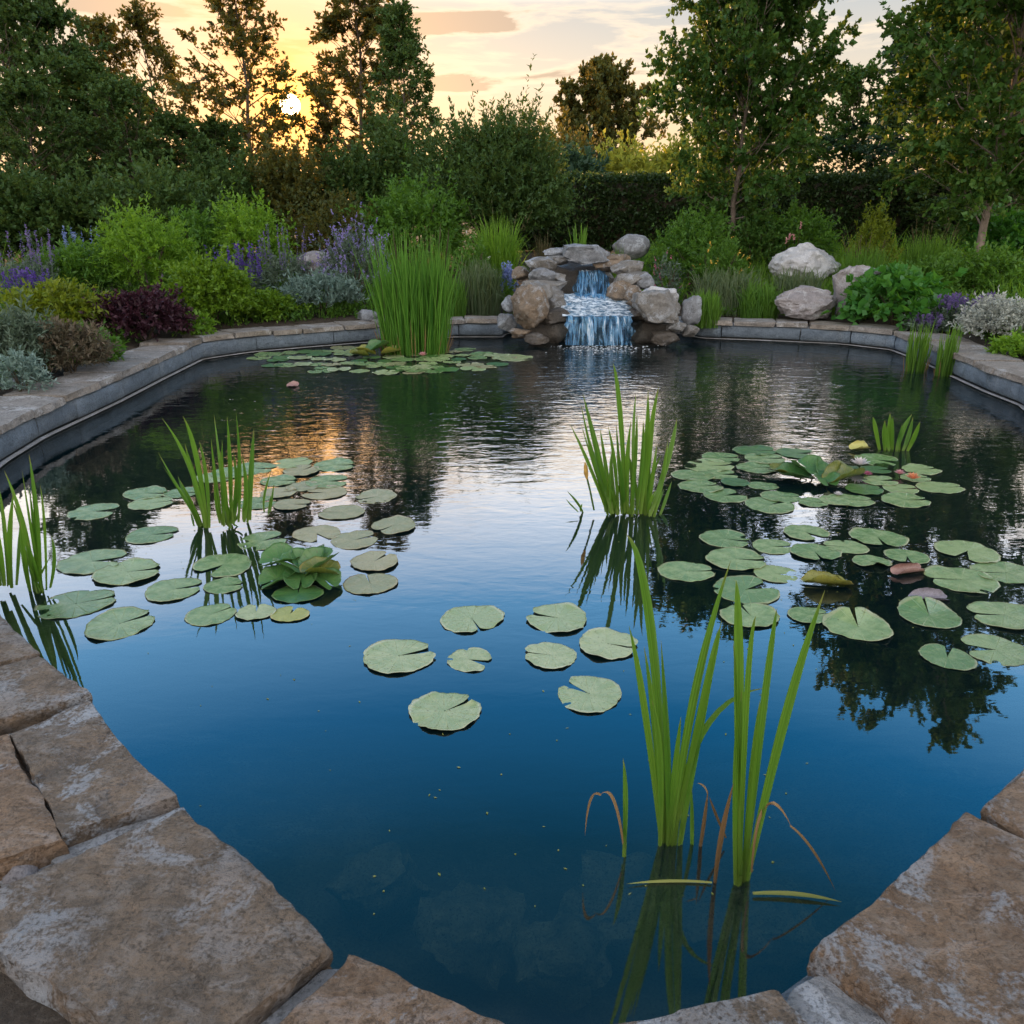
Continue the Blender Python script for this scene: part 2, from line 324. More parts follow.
def blades(B, Cc, T, Wd, side=None, k=8, g=rng, pw=.55, fold=.5):
    """arching leaf blades along quadratic curves, three vertices across"""
    B, Cc, T = (np.asarray(x, float).reshape(-1, 3) for x in (B, Cc, T)); n = len(B)
    Wd = np.broadcast_to(np.asarray(Wd, float), (n,)); t = np.linspace(0, 1, k + 1)
    a = ((1 - t) ** 2)[None, :, None]; b = (2 * t * (1 - t))[None, :, None]; c = (t ** 2)[None, :, None]
    P = B[:, None] * a + Cc[:, None] * b + T[:, None] * c
    tg = norm(np.gradient(P, axis=1))
    if side is None:
        az_ = g.uniform(0, 2 * math.pi, n); side = np.stack([np.cos(az_), np.sin(az_), 0 * az_], -1)
    s = norm(side[:, None] - tg * (side[:, None] * tg).sum(-1, keepdims=True)); u = np.cross(tg, s)
    pr = np.maximum(0.02, (.62 + .38 * np.sin(np.minimum(t / .55, 1) * math.pi / 2)) * (1 - np.maximum(0, (t - .45) / .55) ** 2.0) ** 1.0)
    hw = (Wd[:, None] * .5 * pr[None])[..., None]
    V = np.stack([P - s * hw + u * hw * fold, P - u * hw * fold, P + s * hw + u * hw * fold], 2).reshape(-1, 3)
    i = (np.arange(n)[:, None, None] * (k + 1) + np.arange(k)[None, :, None]) * 3 + np.arange(2)[None, None]
    Fq = np.stack([i, i + 1, i + 4, i + 3], -1).reshape(-1, 4)
    sh = np.repeat(g.uniform(0, 1, n), k * 2)
    return V, Fq, sh
def join(parts):
    Vs, Fs, S, o = [], [], [], 0
    for p in parts:
        Vs.append(p[0]); Fs.append(p[1] + o); S.append(p[2] if len(p) > 2 else np.zeros(len(p[1]))); o += len(p[0])
    return np.concatenate(Vs), np.concatenate(Fs), np.concatenate(S)

# ------------------------------------------------------------------ pond outline (inner edge of the coping, z = COPE)
COPE = 0.27
far_left = [(503, 319), (456, 319), (376, 323), (318, 327), (250, 332), (202, 338), (162, 355), (117, 375), (40, 406), (0, 427)]
near = [(0, 612), (86, 692), (176, 792), (260, 872), (332, 948), (430, 985), (505, 1020), (590, 1020), (780, 990), (812, 945), (905, 862), (985, 802), (1024, 762)]
far_right = [(1024, 378), (988, 366), (960, 355), (923, 340), (893, 330), (843, 325), (768, 322), (702, 320)]
OUT = [at(x, y, COPE)[:2] for x, y in far_left]
p0, p1 = OUT[-1], at(0, 612, COPE)[:2]
OUT += [p0 + (p1 - p0) * .25 + np.array([-.25, -.05]), p0 + (p1 - p0) * .55 + np.array([-.25, -.1]), p0 + (p1 - p0) * .8 + np.array([-.12, -.06])]
OUT += [at(x, y, COPE)[:2] for x, y in near]
q0, q1 = OUT[-1], at(1024, 378, COPE)[:2]
OUT += [q0 + (q1 - q0) * .25 + np.array([.5, -.12]), q0 + (q1 - q0) * .5 + np.array([.55, -.1]), q0 + (q1 - q0) * .78 + np.array([.34, 0])]
OUT += [at(x, y, COPE)[:2] for x, y in far_right]
OUT += [np.array([2.55, 12.2]), np.array([2.3, 12.45]), np.array([.15, 12.45]), np.array([-.08, 12.2])]
OUT = np.array(OUT)
CEN = np.array([.25, 5.6])
def resample(P, n, closed=True):
    Q = np.vstack([P, P[:1]]) if closed else P
    s = np.r_[0, np.cumsum(np.linalg.norm(np.diff(Q, axis=0), axis=1))]
    t = np.linspace(0, s[-1], n + (0 if closed else 1), endpoint=not closed)
    return np.stack([np.interp(t, s, Q[:, i]) for i in (0, 1)], -1), s[-1]
LOOP, PER = resample(OUT, 220)
def outward(P):
    tg = np.roll(P, -1, 0) - np.roll(P, 1, 0); nrm = np.stack([tg[:, 1], -tg[:, 0]], -1); nrm = norm(nrm)
    sgn = np.sign(((P - CEN) * nrm).sum(-1, keepdims=True)); return nrm * sgn
NRM = outward(LOOP)
for _ in range(3): NRM = norm(NRM + np.roll(NRM, 1, 0) + np.roll(NRM, -1, 0))
nl = len(LOOP)
def ring(off, z, P=LOOP, N=NRM): return np.c_[P + N * off, np.full(len(P), z)]
def ground_z(p):
    """ground height away from the pond"""
    d = np.min(np.linalg.norm(LOOP - np.asarray(p)[:2], axis=1))
    return float(np.interp(d, [0, .5, 1.2, 3, 8, 20, 60], [.19, .22, .32, .50, .80, 1.0, 1.1]))
# ground sheet
rings = []
for off, z in ((.07, .165), (.30, .17), (.55, .21), (.8, .265)): rings.append(ring(off, z))
r4 = LOOP + NRM * .8; dirs = norm(LOOP - CEN); ang_s = np.arctan2(dirs[:, 1], dirs[:, 0])
for ex in (.5, 1.2, 2.4, 4, 6.5, 10, 16, 30, 80, 250, 900):
    d2 = norm(r4 - CEN); P = r4 + d2 * ex; z = np.interp(ex + .8, [0, .5, 1.2, 3, 8, 20, 60], [.19, .22, .32, .50, .80, 1.0, 1.1])
    bump = .06 * np.sin(P[:, 0] * 1.7) * np.cos(P[:, 1] * 1.3) * (ex < 20)
    rings.append(np.c_[P, z + bump])
V = np.concatenate(rings); i = np.arange(len(rings) - 1)[:, None] * nl; j = np.arange(nl)[None]; k = (j + 1) % nl
Fq = np.stack([i + j, i + k, i + nl + k, i + nl + j], -1).reshape(-1, 4)
m, t = newmat('mulch'); geo = t.add('ShaderNodeNewGeometry')
n1 = t.noise(geo.outputs['Position'], 9, 8, .7); n2 = t.noise(geo.outputs['Position'], 60, 6, .7)
col = t.mix(t.ramp(n1, [(.35, 0.), (.65, 1.)]), (.025, .018, .012), (.075, .055, .038)); col = t.mix(t.ramp(n2, [(.5, 0.), (.62, .7)]), col, (.11, .09, .07))
b = t.add('ShaderNodeBump', i_Strength=.9, i_Distance=.03, i_Height=t.math('ADD', n1, t.math('MULTIPLY', n2, .6)))
p = t.add('ShaderNodeBsdfPrincipled', i_Base_Color=col, i_Roughness=.95, i_Normal=b.outputs[0]); t.add('ShaderNodeOutputMaterial', i_0=p.outputs[0]); M['mulch'] = m
tag(link('ground', mesh('ground', V, Fq, M['mulch'], smooth=True)), 'dark mulched garden soil around the pond', 'ground', kind='structure')

# pond bed
V = np.concatenate([ring(.2, .14), ring(.16, -.30), ring(-.5, -.42), ring(-1.3, -.68), ring(-2.0, -1.1)] + [np.array([[*CEN, -1.2]])])
Fq = np.stack([i + j, i + k, i + nl + k, i + nl + j], -1)[:4].reshape(-1, 4); c0 = 5 * nl
Ft = np.stack([4 * nl + np.arange(nl), 4 * nl + (np.arange(nl) + 1) % nl, np.full(nl, c0)], -1)
M['bedstone'] = stonemat('bedstone', (.16, .14, .08), (.55, .46, .28), (.34, .30, .18), 2.5, .4, (.30, .28, .2), .9, .8)
M['bed'] = stonemat('bed', (.09, .085, .055), (.24, .21, .14), (.16, .14, .09), 2.2, .3, (.30, .28, .2), .9, .6)
t = NT(M['bed'].node_tree); bs = [q for q in t.n if q.type == 'BSDF_PRINCIPLED'][0]; cl_ = bs.inputs['Base Color'].links[0].from_socket; ge_ = t.add('ShaderNodeNewGeometry'); sz_ = t.add('ShaderNodeSeparateXYZ', i_0=ge_.outputs['Position'])
depth_dark = t.add('ShaderNodeMapRange', i_0=t.math('MULTIPLY_ADD', t.noise(ge_.outputs['Position'], 2.5, 5), .3, sz_.outputs[2]), i_1=-.30, i_2=-.60, i_3=0.0, i_4=1.0).outputs[0]
t.l.new(t.mix(depth_dark, cl_, (.010, .013, .010)), bs.inputs['Base Color'])  # bed colour darkened with depth, standing in for light the water absorbs
tag(link('pond_bed', mesh('pond_bed', V, [Fq, Ft], M['bed'], smooth=True)), 'murky stony bed under the pond water', 'pond bed', kind='structure')

# water
FALL = atY(599, 340, 11.3)
m, t = newmat('water'); geo = t.add('ShaderNodeNewGeometry'); Pw = geo.outputs['Position']
dv = t.add('ShaderNodeVectorMath', operation='DISTANCE', i_0=Pw); dv.inputs[1].default_value = (float(FALL[0]), 11.0, 0); dist = dv.outputs['Value']
nA = t.noise(t.mapping(Pw, (3.4, 7.5, 1)), 1.0, 3, .5, .6); nB = t.noise(t.mapping(Pw, (8, 17, 1), (3, 7, 0)), 1.0, 2, .5, .4); nC = t.noise(t.mapping(Pw, (.7, 1.6, 1), (1, 2, 0)), 1.0, 2, .5)
wav = t.add('ShaderNodeTexNoise'); 
amp = t.ramp(t.math('DIVIDE', dist, 12.0), [(0.0, 1.), (.10, .85), (.28, .62), (.42, .36), (.56, .08), (.72, .016), (1.0, .010)], 'LINEAR')
h = t.math('MULTIPLY', t.math('ADD', nA, t.math('MULTIPLY', nB, .45)), amp); h = t.math('MULTIPLY_ADD', nC, .05, h)
b = t.add('ShaderNodeBump', i_Strength=1.0, i_Distance=.012, i_Height=h)
fr = t.add('ShaderNodeFresnel', i_IOR=2.35, i_Normal=b.outputs[0])
gl_ = t.add('ShaderNodeBsdfGlossy', i_Color=(1, 1, 1, 1), i_Roughness=.015, i_Normal=b.outputs[0])
trn = t.add('ShaderNodeBsdfTransparent', i_Color=(.66, .78, .70, 1)); dif = t.add('ShaderNodeBsdfDiffuse', i_Color=(.001, .006, .008, 1))
body = t.add('ShaderNodeAddShader', i_0=trn.outputs[0], i_1=dif.outputs[0])
ms = t.add('ShaderNodeMixShader', i_0=fr.outputs[0], i_1=body.outputs[0], i_2=gl_.outputs[0]); t.add('ShaderNodeOutputMaterial', i_0=ms.outputs[0]); M['water'] = m
V = np.concatenate([ring(.05, 0.0), np.array([[*CEN, 0]])]); Ft = np.stack([np.arange(nl), (np.arange(nl) + 1) % nl, np.full(nl, nl)], -1)
tag(link('pond_water', mesh('pond_water', V, [Ft], M['water'])), 'still blue pond water reflecting the sunset sky', 'water', kind='structure')

# ------------------------------------------------------------------ stone makers
def slab_mesh(name, cor, ztop, th, mat, n=24, jit=.02, rough=.012, seed=0, nz=5, tilt=(0, 0)):
    """irregular flagstone on four corners (in plan), with broken edges; local to its centre"""
    cor = np.asarray(cor, float)[:, :2]; c = cor.mean(0)
    bm = bmesh.new(); grid = {}
    def vert(a, b, e):
        key = (a, b, e)
        if key not in grid:
            u, v, wv = a / n, b / n, e / nz
            p = (cor[0] * (1 - u) * (1 - v) + cor[1] * u * (1 - v) + cor[2] * u * v + cor[3] * (1 - u) * v)
            z = -th * wv; eu = min(u, 1 - u); ev = min(v, 1 - v); edge = min(eu, ev); rad = p - c
            x, y = p
            q = Vector((x * 2.3 + seed * 7.1, y * 2.3 - seed * 3.3, z * 9)); q2 = Vector((x * 9 + seed, y * 9, z * 26 + seed))
            side = max(0.0, 1 - edge * n / 2.5)
            n1 = mnoise.noise(q) ; n2 = mnoise.noise(q2)
            size = np.linalg.norm(rad) + 1e-6
            n3 = mnoise.noise(Vector((x * 24, y * 24, z * 60 + seed))); off = side * (n1 * jit * 1.6 + n2 * jit * .9 + n3 * jit * .5 - jit * .35)
            lo = (1 if e == 0 else 0) * max(0.0, 1 - edge * n / 1.2) * (.003 + .022 * max(0, n2 - .15))
            off -= lo * .7
            p = p + rad / size * off
            top = 1 - wv
            zz_ = z + top * (rough * (mnoise.noise(q * 1.0) + .5 * n2 + .9 * (round(mnoise.noise(q * .8) * 2.5) / 2.5))) - lo * .8
            if side > 0 and e > 0: zz_ += 0
            zz_ += tilt[0] * (p[0] - c[0]) + tilt[1] * (p[1] - c[1])
            grid[key] = bm.verts.new((p[0] - c[0], p[1] - c[1], zz_))
        return grid[key]
    def face(*ks):
        try: bm.faces.new([vert(*kk) for kk in ks])
        except ValueError: pass
    for a in range(n):
        for b_ in range(n):
            face((a, b_, 0), (a + 1, b_, 0), (a + 1, b_ + 1, 0), (a, b_ + 1, 0))
    for e in range(nz):
        for a in range(n):
            face((a, 0, e + 1), (a + 1, 0, e + 1), (a + 1, 0, e), (a, 0, e)); face((a + 1, n, e + 1), (a, n, e + 1), (a, n, e), (a + 1, n, e))
            face((0, a + 1, e + 1), (0, a, e + 1), (0, a, e), (0, a + 1, e)); face((n, a, e + 1), (n, a + 1, e + 1), (n, a + 1, e), (n, a, e))
    face((0, 0, nz), (0, n, nz), (n, n, nz), (n, 0, nz)) if n == 1 else None
    bmesh.ops.recalc_face_normals(bm, faces=bm.faces)
    me = bpy.data.meshes.new(name); bm.to_mesh(me); bm.free(); me.materials.append(mat)
    me.polygons.foreach_set('use_smooth', np.ones(len(me.polygons), bool)); me.set_sharp_from_angle(angle=R(38))
    return me, c
def slab(name, cor, ztop, th, mat, label, group=None, cat='stone', **kw):
    me, c = slab_mesh(name, cor, ztop, th, mat, **kw)
    return tag(link(name, me, loc=(c[0], c[1], ztop)), label, cat, group)
def rock_mesh(name, rx, ry, rz, mat, seed, sub=4, facets=14, rough=.17, boxy=.0):
    bm = bmesh.new(); bmesh.ops.create_icosphere(bm, subdivisions=sub, radius=1.0)
    g = np.random.default_rng(seed); nn = rdir(facets, g); nn[:, 2] *= .8; nn = norm(nn); dd = g.uniform(.62, .9, facets)
    V = np.array([v.co[:] for v in bm.verts])
    if boxy: V = np.sign(V) * np.abs(V) ** (1 - boxy)
    for a, d in zip(nn, dd):
        e = np.maximum(0, V @ a - d); V -= e[:, None] * a[None] * .92
    sc_ = np.array([rx, ry, rz]); mx = np.abs(V).max(0); V = V / mx
    for v, p in zip(bm.verts, V):
        q = Vector(p) * 1.6 + Vector((seed * 3.1, seed * 1.7, 0))
        f = 1 + rough * (mnoise.noise(q) + .5 * mnoise.noise(q * 2.7) + .32 * mnoise.noise(q * 6) + .2 * mnoise.noise(q * 13))
        v.co = Vector(p * sc_ * f)
    me = bpy.data.meshes.new(name); bm.to_mesh(me); bm.free(); me.materials.append(mat)
    me.polygons.foreach_set('use_smooth', np.ones(len(me.polygons), bool)); me.set_sharp_from_angle(angle=R(50))
    return me
def shift(px, Y): return float(np.interp(px, [0, 150, 300, 600, 900, 1024], [.3, .35, .85, .85, .85, 1.2])) * (Y < 15)
def rock(name, px, py, w_, h_, Y, mat, label, group=None, seed=1, deep=.8, rz=0.0, **kw):
    """rock whose outline centre, width and height are those of the photograph, at forward distance Y"""
    if group and 'planting' in group: Y += shift(px, Y)
    p = atY(px, py, Y); s = mpp(Y, p[2])
    me = rock_mesh(name, w_ * s / 2 * 1.06, w_ * s / 2 * deep, h_ * s / 2 * 1.06, M[mat], seed, **kw)
    return tag(link(name, me, loc=p, rz=rz), label, 'rock', group)

# ------------------------------------------------------------------ pond wall: courses of split stone blocks under the coping
def wall():
    g = np.random.default_rng(3); root = empty('pond_wall', (*CEN, 0), 'blue grey stone retaining wall lining the pond', 'wall')
    Vs, Fs, o, RN = [], [], 0, []
    for (z0, z1, off, dep, ln) in ((.026, .205, .014, .24, .85), (-.12, .006, .0, .26, 1.0), (-.40, -.125, -.03, .28, .9)):
        s = 0.0
        while s < PER - .1:
            L = ln * g.uniform(.7, 1.35); L = min(L, PER - s)
            n_ = 4; tt = (np.linspace(s + .006, s + L - .006, n_ + 1) / PER * nl) % nl
            i0 = np.floor(tt).astype(int) % nl; fr_ = (tt - np.floor(tt))[:, None]; i1 = (i0 + 1) % nl
            P = LOOP[i0] * (1 - fr_) + LOOP[i1] * fr_; N = norm(NRM[i0] * (1 - fr_) + NRM[i1] * fr_)
            oo = off + g.uniform(-.014, .014)
            za, zb = z0 + g.uniform(0, .006), z1 - g.uniform(.003, .010); bv = .018
            prof = [(oo + dep, za), (oo + bv, za), (oo, za + bv), (oo + g.uniform(-.012, .012), (za + zb) / 2), (oo, zb - bv), (oo + bv, zb), (oo + dep, zb)]
            VV = np.stack([np.c_[P + N * (a_ + g.uniform(-.003, .003, (len(P), 1))), np.full(len(P), z_)] for a_, z_ in prof], 1)
            npf = len(prof); Vs.append(VV.reshape(-1, 3)); ii = np.arange(n_)[:, None] * npf; jj = np.arange(npf)[None]; kk = (jj + 1) % npf
            Fs += [(np.stack([ii + jj, ii + kk, ii + npf + kk, ii + npf + jj], -1).reshape(-1, 4) + o)]
            for e in (0, n_): 
                bs = o + e * npf; Fs.append(np.array([[bs, bs + 1, bs + 5, bs + 6], [bs + 1, bs + 2, bs + 4, bs + 5]]))
            RN += [g.random()] * (n_ * npf + 4)
            o += VV.shape[0] * npf; s += L
    o1 = link('blockwork', mesh('blockwork', np.concatenate(Vs), np.concatenate(Fs), M['wall'], rnd=RN), root, loc=(-CEN[0], -CEN[1], 0))
    # thin pale lime line left along the ledge at the water line
    Vm = np.concatenate([ring(.03, .006), ring(-.002, .009), ring(-.003, .013), ring(.04, .016)])
    ii = np.arange(3)[:, None] * nl; Fm = np.stack([ii + j, ii + k, ii + nl + k, ii + nl + j], -1).reshape(-1, 4)
    link('mortar_ledge', mesh('mortar_ledge', Vm, Fm, M['mortar']), root, loc=(-CEN[0], -CEN[1], 0))
    # mortar bed the coping lies on
    Vm = np.concatenate([ring(.06, .160), ring(.06, .207), ring(.42, .208), ring(.42, .12)])
    link('mortar_bed', mesh('mortar_bed', Vm, Fm, M['mortar']), root, loc=(-CEN[0], -CEN[1], 0))
wall()

# coping stones along the far, left and right banks
def arc_pts(a, b, n):
    P, L = resample(np.array([at(x, y, COPE)[:2] for x, y in a]) if not isinstance(a, np.ndarray) else a, n, False); return P, L
def coping_run(path, widths, labels, group, mat, seed, outer=.5):
    g = np.random.default_rng(seed); path = np.asarray(path)
    s = np.r_[0, np.cumsum(np.linalg.norm(np.diff(path, axis=0), axis=1))]; tot = s[-1]; lens = np.array(widths, float); lens *= tot / lens.sum()
    cuts = np.r_[0, np.cumsum(lens)]
    def pt(q): return np.array([np.interp(q, s, path[:, 0]), np.interp(q, s, path[:, 1])])
    def nr(q):
        a, b = pt(max(0, q - .35)), pt(min(tot, q + .35)); d = (b - a) / np.linalg.norm(b - a); n_ = np.array([d[1], -d[0]])
        return n_ if n_ @ (a - CEN) > 0 else -n_
    for q in range(len(lens)):
        a, b = cuts[q] + .008, cuts[q + 1] - .008; sk = g.uniform(-.03, .03)
        o_ = outer + g.uniform(-.06, .05)
        cor = [pt(a), pt(b), pt(b) + nr(b) * o_, pt(a) + nr(a) * o_]
        if np.cross(cor[1] - cor[0], cor[2] - cor[0]) < 0: cor = [cor[1], cor[0], cor[3], cor[2]]
        slab('coping_stone', cor, COPE + g.uniform(-.010, .010), .062, M[mat if q % 3 else 'coping'], labels[q % len(labels)] if isinstance(labels, list) else labels, group,
             n=12, jit=.016, rough=.008, seed=seed * 10 + q, nz=3, tilt=(g.uniform(-.012, .012), g.uniform(-.012, .012)))
FL = np.array(OUT[:10]); LW = np.array([*OUT[9:14]])
coping_run(np.vstack([FL[0:3]]), [.55, .7, .6], ['short grey coping stone against the left rocks of the cascade', 'pale coping stone right of the tall reed clump', 'coping stone directly behind the tall reed clump'], 'coping stones of the far bank', 'copinggrey', 11, .42)
coping_run(FL[2:6], [.7, .9, .6, .8, .7], ['coping stone left of the tall reeds, below the silver shrub', 'thick edged coping stone under the silver shrub', 'coping stone under the small yellow green mound',
   'coping stone in front of the round box shrub', 'coping stone where the far bank bends to the left bank'], 'coping stones of the far bank', 'coping', 12, .46)
coping_run(FL[5:10], [.5, .42, .55, .38, .6, .5, .62, .55, .6], ['narrow coping stone at the bend below the burgundy shrub', 'second narrow stone past the burgundy shrub on the left bank', 'coping stone beside the dark gravel patch on the left bank',
   'narrowest plank like stone of the left bank', 'broad stone of the left bank beside the ruddy shrub', 'left bank stone in front of the ruddy shrub', 'big left bank stone beside the grey sage', 'left bank stone with a chipped lip over the wall', 'left bank stone cut by the picture edge'], 'coping stones of the left bank', 'copinggrey', 13, .55)
coping_run(np.array(OUT[9:14]), [.7, .8, .7, .7], 'grey coping stone of the left bank beyond the picture edge', 'coping stones of the left bank', 'copinggrey', 14, .55)
FR = np.array(OUT[-12:-4])[::-1]
coping_run(FR[0:4], [.6, .8, .62, .75, .8], ['coping stone right of the pointed blue rock', 'coping stone in front of the grey green grasses', 'coping stone below the low grey boulder', 'coping stone below the standing boulder', 'coping stone in front of the big leaved plant'], 'coping stones of the far bank', 'copinggrey', 15, .45)
coping_run(FR[3:8], [.5, .45, .55, .4, .5, .45, .55], ['coping stone behind the left tuft of water grass', 'coping stone behind the right tuft of water grass', 'stone at the right bend beside the catmint', 'narrow plank like stone of the right bank', 'right bank stone beside the white woolly plant',
   'rusty edged stone of the right bank', 'right bank stone cut by the picture edge'], 'coping stones of the right bank', 'coping', 16, .55)
coping_run(np.array([*OUT[25:30]])[::-1], [.8, .9, .8, .9, .8], 'tan coping stone of the right bank beyond the picture edge', 'coping stones of the right bank', 'coping', 17, .55)

# the big flagstones in the foreground, corners read from the photograph
def px4(*pts, z=COPE): return [at(x, y, z)[:2] for x, y in pts]
def near_slab(pts, mat, label, z=COPE, th=.10, n=44, cat='stone', **kw):
    cor = px4(*pts, z=z)
    if np.cross(cor[1] - cor[0], cor[2] - cor[0]) < 0: cor = cor[::-1]
    kw.setdefault('jit', .016); kw.setdefault('rough', .010)
    slab('flagstone', cor, z, th, M[mat], label, 'flagstones edging the near side of the pond', cat, n=n, **kw)
near_slab([(-90, 560), (2, 614), (38, 652), (-120, 690)], 'slab', 'tan flagstone at the left picture edge beside the water irises', seed=1)
near_slab([(-120, 696), (40, 655), (88, 694), (-120, 756)], 'slab', 'streaked tan flagstone, second along the left near edge', seed=2)
near_slab([(6, 732), (90, 700), (177, 794), (60, 836)], 'slab', 'cracked grey brown flagstone crossed by a step in its surface', seed=3, rough=.014)
near_slab([(-160, 776), (10, 733), (63, 838), (-160, 905)], 'slab_warm', 'brown flagstone at the left edge behind the cracked one', seed=4)
near_slab([(40, 852), (172, 800), (184, 812), (60, 866)], 'mortar', 'thin bluish filler stone wedged beside the largest flagstone', z=COPE - .045, th=.06, n=20, seed=5, cat='stone')
near_slab([(-60, 912), (184, 802), (330, 946), (170, 1075)], 'slab', 'largest flagstone, brown with blue grey lichen patches', seed=6, n=64, rough=.012, jit=.02)
near_slab([(236, 1040), (322, 968), (352, 966), (280, 1060)], 'mortar', 'rough grey filler stone between the lichen flagstone and the orange one', z=COPE - .05, th=.06, n=20, seed=7)
near_slab([(262, 1040), (346, 950), (520, 1026), (470, 1120)], 'slab_warm', 'orange brown flagstone at the bottom with a pointed corner', seed=8, jit=.024)
near_slab([(560, 1034), (776, 988), (812, 1030), (640, 1110)], 'slab', 'low pinkish flagstone cut by the bottom picture edge', seed=9)
near_slab([(784, 1004), (836, 972), (930, 1050), (800, 1080)], 'mortar', 'pale grey filler stone beside the biggest right flagstone', z=COPE - .05, th=.07, n=24, seed=10, jit=.03)
near_slab([(812, 948), (966, 808), (1180, 905), (985, 1085)], 'slab_warm', 'biggest brown flagstone at the lower right corner', seed=11, n=64, rough=.012, jit=.02)
near_slab([(984, 806), (1030, 755), (1180, 800), (1100, 880)], 'slab_warm', 'reddish flagstone at the right picture edge', seed=12)
for sd, (x, y, w_, h_) in enumerate([(22, 874, 46, 30)]):
    p = at(x, y, COPE - .06); me = rock_mesh('pebble', .045, .04, .03, M['rockpink'], 70 + sd, sub=3)
    tag(link('rubble_stone', me, loc=p), 'small dark reddish stone filling the gap beside the largest flagstone', 'stone')

# ------------------------------------------------------------------ the cascade
CR = 'rocks of the cascade'
for a in [
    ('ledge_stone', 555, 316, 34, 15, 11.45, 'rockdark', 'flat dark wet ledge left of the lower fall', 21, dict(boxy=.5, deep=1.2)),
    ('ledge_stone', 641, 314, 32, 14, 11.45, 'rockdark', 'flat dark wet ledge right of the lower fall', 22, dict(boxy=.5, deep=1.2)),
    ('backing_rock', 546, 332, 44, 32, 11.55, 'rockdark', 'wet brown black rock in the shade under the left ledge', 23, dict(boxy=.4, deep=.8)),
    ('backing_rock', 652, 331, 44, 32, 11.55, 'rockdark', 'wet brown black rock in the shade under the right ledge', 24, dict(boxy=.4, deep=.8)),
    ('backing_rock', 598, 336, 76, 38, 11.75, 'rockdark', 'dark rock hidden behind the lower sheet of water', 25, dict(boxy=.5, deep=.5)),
    ('backing_rock', 588, 285, 62, 44, 12.95, 'rockdark', 'dark rock face behind the upper fall', 26, dict(boxy=.4, deep=.5)),
    ('slab_rock', 587, 255, 54, 19, 12.5, 'rockgrey', 'long flat grey capstone on top of the cascade', 27, dict(boxy=.45, deep=.9)),
    ('slab_rock', 557, 252, 24, 8, 12.8, 'rockgrey', 'thin flat grey slab tucked behind the left end of the capstone', 28, dict(boxy=.5)),
    ('slab_rock', 540, 265, 32, 15, 12.3, 'rock', 'flat grey slab at the upper left of the cascade', 29, dict(boxy=.5)),
    ('slab_rock', 558, 260, 26, 10, 12.45, 'rock', 'small tan slab just under the left end of the capstone', 30, dict(boxy=.5)),
    ('rock', 541, 276, 27, 15, 12.05, 'rockgrey', 'smooth pale grey stone on the left shoulder above the dark slab', 31, {}),
    ('rock', 521, 274, 19, 13, 12.5, 'rockbrown', 'small rusty stone at the outer left of the cascade', 32, {}),
    ('slab_rock', 544, 288, 42, 16, 11.95, 'rock', 'long layered dark slab halfway up the left side', 33, dict(boxy=.5)),
    ('slab_rock', 551, 277, 28, 8, 12.15, 'rock', 'thin grey slab beside the upper fall on its left', 34, dict(boxy=.5)),
    ('rock', 553, 300, 24, 26, 11.7, 'rock', 'tan grey stone between the big rusty boulder and the water', 35, {}),
    ('boulder', 530, 308, 35, 44, 11.25, 'rockbrown', 'big rust stained boulder at the left foot of the cascade', 36, dict(sub=5, facets=7)),
    ('boulder', 537, 296, 30, 26, 11.4, 'rock', 'pale rounded rock leaning on top of the big rusty boulder', 37, {}),
    ('rock', 508, 321, 21, 18, 11.5, 'rockgrey', 'pale grey rock where the left coping meets the cascade', 38, {}),
    ('rock', 509, 304, 14, 15, 12.2, 'rockgrey', 'small bluish rock left of the big rusty boulder', 39, {}),
    ('rock', 520, 333, 20, 10, 11.2, 'rockbrown', 'low brown stone at the water below the rusty boulder', 40, {}),
    ('slab_rock', 612, 263, 38, 16, 12.5, 'rockbrown', 'tan slab at the right end of the capstone', 41, dict(boxy=.5)),
    ('slab_rock', 628, 269, 34, 16, 12.3, 'rock', 'tan grey stone on the upper right shoulder', 42, dict(boxy=.4)),
    ('slab_rock', 629, 279, 38, 14, 12.1, 'rock', 'flat layered slab halfway up the right side', 43, dict(boxy=.5)),
    ('rock', 621, 291, 26, 22, 12.0, 'rockbrown', 'shaded brown rock beside the upper fall on its right', 44, {}),
    ('rock', 645, 282, 25, 14, 12.0, 'rockgrey', 'pale bluish stone on the right shoulder', 45, {}),
    ('rock', 633, 294, 17, 16, 11.75, 'rockbrown', 'small tan block left of the white topped boulder', 46, {}),
    ('boulder', 655, 298, 44, 22, 11.5, 'rockpale', 'white topped boulder on the right side of the cascade', 47, dict(boxy=.3)),
    ('boulder', 658, 309, 50, 34, 11.25, 'rock', 'broad tan boulder at the right foot of the cascade', 48, dict(sub=5, boxy=.35)),
    ('boulder', 692, 310, 19, 28, 11.4, 'rockgrey', 'pointed blue grey rock at the end of the right coping', 49, {}),
    ('rock', 675, 326, 20, 12, 11.2, 'rock', 'small grey stone below the broad tan boulder', 50, {}),
    ('rock', 690, 331, 18, 12, 11.3, 'rock', 'low tan stone at the water below the pointed blue rock', 51, {}),
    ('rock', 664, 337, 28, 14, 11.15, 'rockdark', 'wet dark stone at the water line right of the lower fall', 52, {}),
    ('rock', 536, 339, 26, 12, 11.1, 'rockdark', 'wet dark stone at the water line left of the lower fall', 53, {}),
    ('rock', 640, 303, 26, 14, 11.6, 'rockbrown', 'tan stone at the right rim of the cascade basin', 54, {}),
]:
    rock(*a[:8], group=CR, seed=a[8], **a[9])
BG = 'boulders among the planting'
rock('boulder', 808, 264, 66, 38, 13.0, 'rockpale', 'white speckled boulder behind the low grey one', BG, 60, deep=.8, sub=5)
rock('boulder', 806, 304, 61, 31, 11.0, 'rockpink', 'low mauve grey boulder resting behind the right coping', BG, 61, deep=.8, sub=5)
